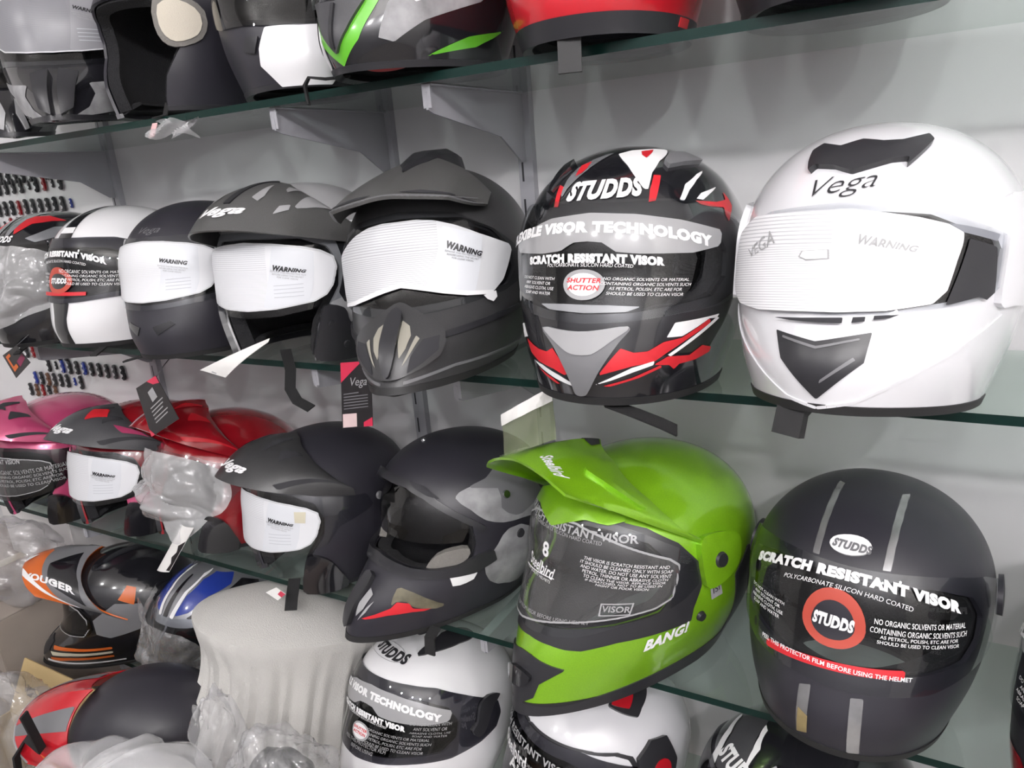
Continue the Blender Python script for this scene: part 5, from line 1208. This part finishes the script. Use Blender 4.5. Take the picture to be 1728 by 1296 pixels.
# bench, cartons and bags at the lower left
e = empty('display_bench', (-.78, -.66, 0)); tag(e, 'brown bench in front of the shelves under the plastic wrapped white helmet', 'bench')
bm = bmesh.new(); box(bm, (-.20, -.15, .430), (.30, .13, .455), .003); finish(bm, 'bench_top', M['wood'], e)
for sx in (-.16, .26):
    for sy in (-.11, .10):
        bm = bmesh.new(); box(bm, (sx - .02, sy - .02, 0), (sx + .02, sy + .02, .430), .002); finish(bm, 'leg', M['wood'], e)
def carton(name, lo, hi, m, label, open_top=False):
    e = empty(name, ((lo[0] + hi[0]) / 2, (lo[1] + hi[1]) / 2, lo[2])); tag(e, label, 'box')
    d = [(hi[i] - lo[i]) / 2 for i in range(2)]; H = hi[2] - lo[2]
    bm = bmesh.new(); box(bm, (-d[0], -d[1], 0), (d[0], d[1], .004))
    for s in (-1, 1):
        box(bm, (s * d[0] - .002, -d[1], 0), (s * d[0] + .002, d[1], H)); box(bm, (-d[0], s * d[1] - .002, 0), (d[0], s * d[1] + .002, H))
    if not open_top: box(bm, (-d[0], -d[1], H - .003), (d[0], d[1], H))
    finish(bm, 'carton', m, e, smooth=False)
    if open_top:
        for s in (-1, 1):
            bm = bmesh.new(); box(bm, (-d[0], -.11, -.002), (d[0], 0, .002)); bmesh.ops.rotate(bm, verts=bm.verts, cent=(0, 0, 0), matrix=Matrix.Rotation(rad(-60), 3, 'X'))
            if s > 0: bmesh.ops.rotate(bm, verts=bm.verts, cent=(0, 0, 0), matrix=Matrix.Rotation(math.pi, 3, 'Z'))
            bmesh.ops.translate(bm, verts=bm.verts, vec=(0, s * d[1], H)); finish(bm, 'flap', m, e, smooth=False)
    else:
        bm = bmesh.new(); box(bm, (-.02, -d[1] - .001, H), (.02, d[1] + .001, H + .0008)); finish(bm, 'packing_tape', M['cream'], e, smooth=False)
    return e
carton('cardboard_box', (-1.66, -.66, .0), (-1.36, -.46, .42), M['cardboard'], 'open brown cardboard box on the floor at the lower left', True)
carton('cardboard_box', (-2.30, -.42, 0), (-1.725, -.04, .59), mat('pale_brown_carton', (.36, .31, .27), .8, var=.15, vscale=9), 'large pale brown carton under the clear bags at the left edge')
carton('cardboard_box', (-1.34, -.60, 0), (-1.00, -.32, .40), mat('yellowish_cardboard', (.52, .40, .20), .85, bump=.15, bscale=120), 'closed yellowish cardboard box under the red and black motocross helmet')
carton('white_box', (-2.06, -.20, .5905), (-1.76, -.05, .755), mat('white_carton', (.70, .68, .68), .6), 'white carton on the pale brown carton at the left edge, behind a clear bag')
carton('blue_box', (-2.00, -.30, .796), (-1.84, -.12, .842), M['blue_box'], 'flat blue carton with cream edge at the far left of the third shelf') if False else None
blob('plastic_bag', (-1.80, -.315, .680), .135, .085, .095, 41, 'bag_grey', 'large clear plastic bag bulging on the pale brown carton at the left edge', 'plastic bag', .22, flat=-.088)
blob('plastic_bag', (-1.47, -.555, .515), .13, .085, .10, 42, 'bag_clear', 'clear plastic bag stuffed into the open cardboard box', 'plastic bag', .3)
e = empty('blue_packet', (-1.885, -.20, .7885)); tag(e, 'flat blue packet with yellow top lying at the left end of the third shelf', 'packet')
bm = bmesh.new(); box(bm, (-.05, -.05, 0), (.06, .05, .030), .002); finish(bm, 'packet', M['blue_box'], e)
bm = bmesh.new(); box(bm, (-.045, -.04, .030), (.03, .04, .052), .006); finish(bm, 'yellow_top', M['yellow'], e)

# ---------------------------------------- white board with small metal charms
e = empty('charm_board', (-2.02, -.002, .72)); tag(e, 'white board on the wall at far left set with rows of tiny dark charms', 'board')
bm = bmesh.new(); box(bm, (-.37, -.010, 0), (.425, 0, 1.02), .001); finish(bm, 'panel', M['white_board'], e, smooth=False)
bm = bmesh.new(); box(bm, (-.385, -.014, 0), (-.37, 0, 1.02), .001); finish(bm, 'edge_strip', M['steel'], e, smooth=False)
CH = [M['slot'], mat('dark_metal', (.07, .07, .075), .35, metal=.6), M['blue'], M['red_deep'], mat('brown_metal', (.16, .08, .05), .4)]
def charm(mi, small):
    t = empty('charm', (0, 0, 0)); s = .8 if small else 1.3
    bm = bmesh.new()
    for zz, r in ((.006, .0052), (-.005, .0060)):
        P = [Vector((.001 + r * math.cos(q), -.004 - .0015 * math.cos(q), zz + r * 1.05 * math.sin(q))) * s for q in np.linspace(-2.3, 2.3, 12)]
        tube(bm, P, .0032 * s, 6)
    finish(bm, 'hooks', CH[mi], t)
    bm = bmesh.new(); bmesh.ops.create_uvsphere(bm, u_segments=8, v_segments=6, radius=.0026 * s); bmesh.ops.translate(bm, verts=bm.verts, vec=(0, -.003, .0115 * s)); finish(bm, 'pin', CH[1], t)
    return t
protos = {}
ROWS = [(1.530, -2.08, 9, .033, 'top row'), (1.505, -2.10, 11, .033, 'second row'), (1.455, -2.12, 13, .031, 'third row'), (1.415, -2.12, 7, .034, 'fourth row'),
        (1.084, -2.11, 7, .030, 'row just below the middle shelf'), (1.050, -2.02, 11, .032, 'second row below the middle shelf'), (1.010, -2.10, 8, .030, 'third row below the middle shelf'), (.975, -2.14, 5, .030, 'lowest row')]
rg = random.Random(5)
for z, x0, n, dx, nm in ROWS:
    for k in range(n):
        mi = rg.choice([0, 0, 0, 1, 1, 1, 1, 1, 2, 3, 4]); small = rg.random() < .18
        x = x0 + k * dx
        if (mi, small) not in protos: protos[(mi, small)] = o = charm(mi, small)
        else:
            src = protos[(mi, small)]; o = src.copy(); COL.objects.link(o)
            for ch in src.children:
                c2 = ch.copy(); c2.parent = o; COL.objects.link(c2)
        o.location = (x, -.012, z + rg.uniform(-.001, .001))
        tag(o, 'tiny dark metal charm on the white board, %s' % nm, 'charm', 'charms on the white board, %s' % nm)

LAMPS = [(-1.7, -1.9, 2.44, 22), (-.75, -2.1, 2.40, 18), (.1, -2.2, 2.38, 33), (.75, -2.2, 2.38, 54), (1.4, -1.9, 2.38, 36)]
EXPO = 0.

# ------------------------------------------------------------------- lighting
def pendant(x, y, z, power, label):
    t = empty('pendant_lamp', (x, y, ZCEIL)); tag(t, label, 'pendant lamp', 'pendant lamps across the aisle')
    r = .045; d = z - ZCEIL
    bm = bmesh.new(); tube(bm, [(0, 0, 0), (0, 0, d + .10)], .003, 8); finish(bm, 'cord', M['black_satin'], t)
    bm = bmesh.new(); bmesh.ops.create_cone(bm, cap_ends=True, segments=24, radius1=.05, radius2=.05, depth=.02); bmesh.ops.translate(bm, vec=(0, 0, -.0105), verts=bm.verts); finish(bm, 'ceiling_rose', M['white'], t)
    bm = bmesh.new(); bmesh.ops.create_cone(bm, cap_ends=True, segments=20, radius1=.022, radius2=.016, depth=.065); bmesh.ops.translate(bm, vec=(0, 0, d + .075), verts=bm.verts); finish(bm, 'lamp_holder', M['white'], t)
    m, nt, b = newmat('lamp_glow'); b.inputs['Base Color'].default_value = (.8, .8, .8, 1)
    b.inputs['Emission Color'].default_value = (1, .972, .968, 1); b.inputs['Emission Strength'].default_value = power / (math.pi * 4 * math.pi * r * r)
    bm = bmesh.new(); bmesh.ops.create_uvsphere(bm, u_segments=14, v_segments=9, radius=r); bmesh.ops.translate(bm, vec=(0, 0, d), verts=bm.verts); finish(bm, 'bulb', m, t)
for k, (x, y, z, p) in enumerate(LAMPS):
    pendant(x, y, z, p, 'white globe lamp hanging from the ceiling across the aisle, behind the viewpoint')
w = bpy.data.worlds.new('world'); SC.world = w; w.use_nodes = True
w.node_tree.nodes['Background'].inputs[0].default_value = (.5, .5, .55, 1)
w.node_tree.nodes['Background'].inputs[1].default_value = .02
SC.view_settings.view_transform = 'Standard'; SC.view_settings.look = 'None'
SC.view_settings.gamma = 1; SC.view_settings.use_curve_mapping = False
SC.view_settings.exposure = EXPO
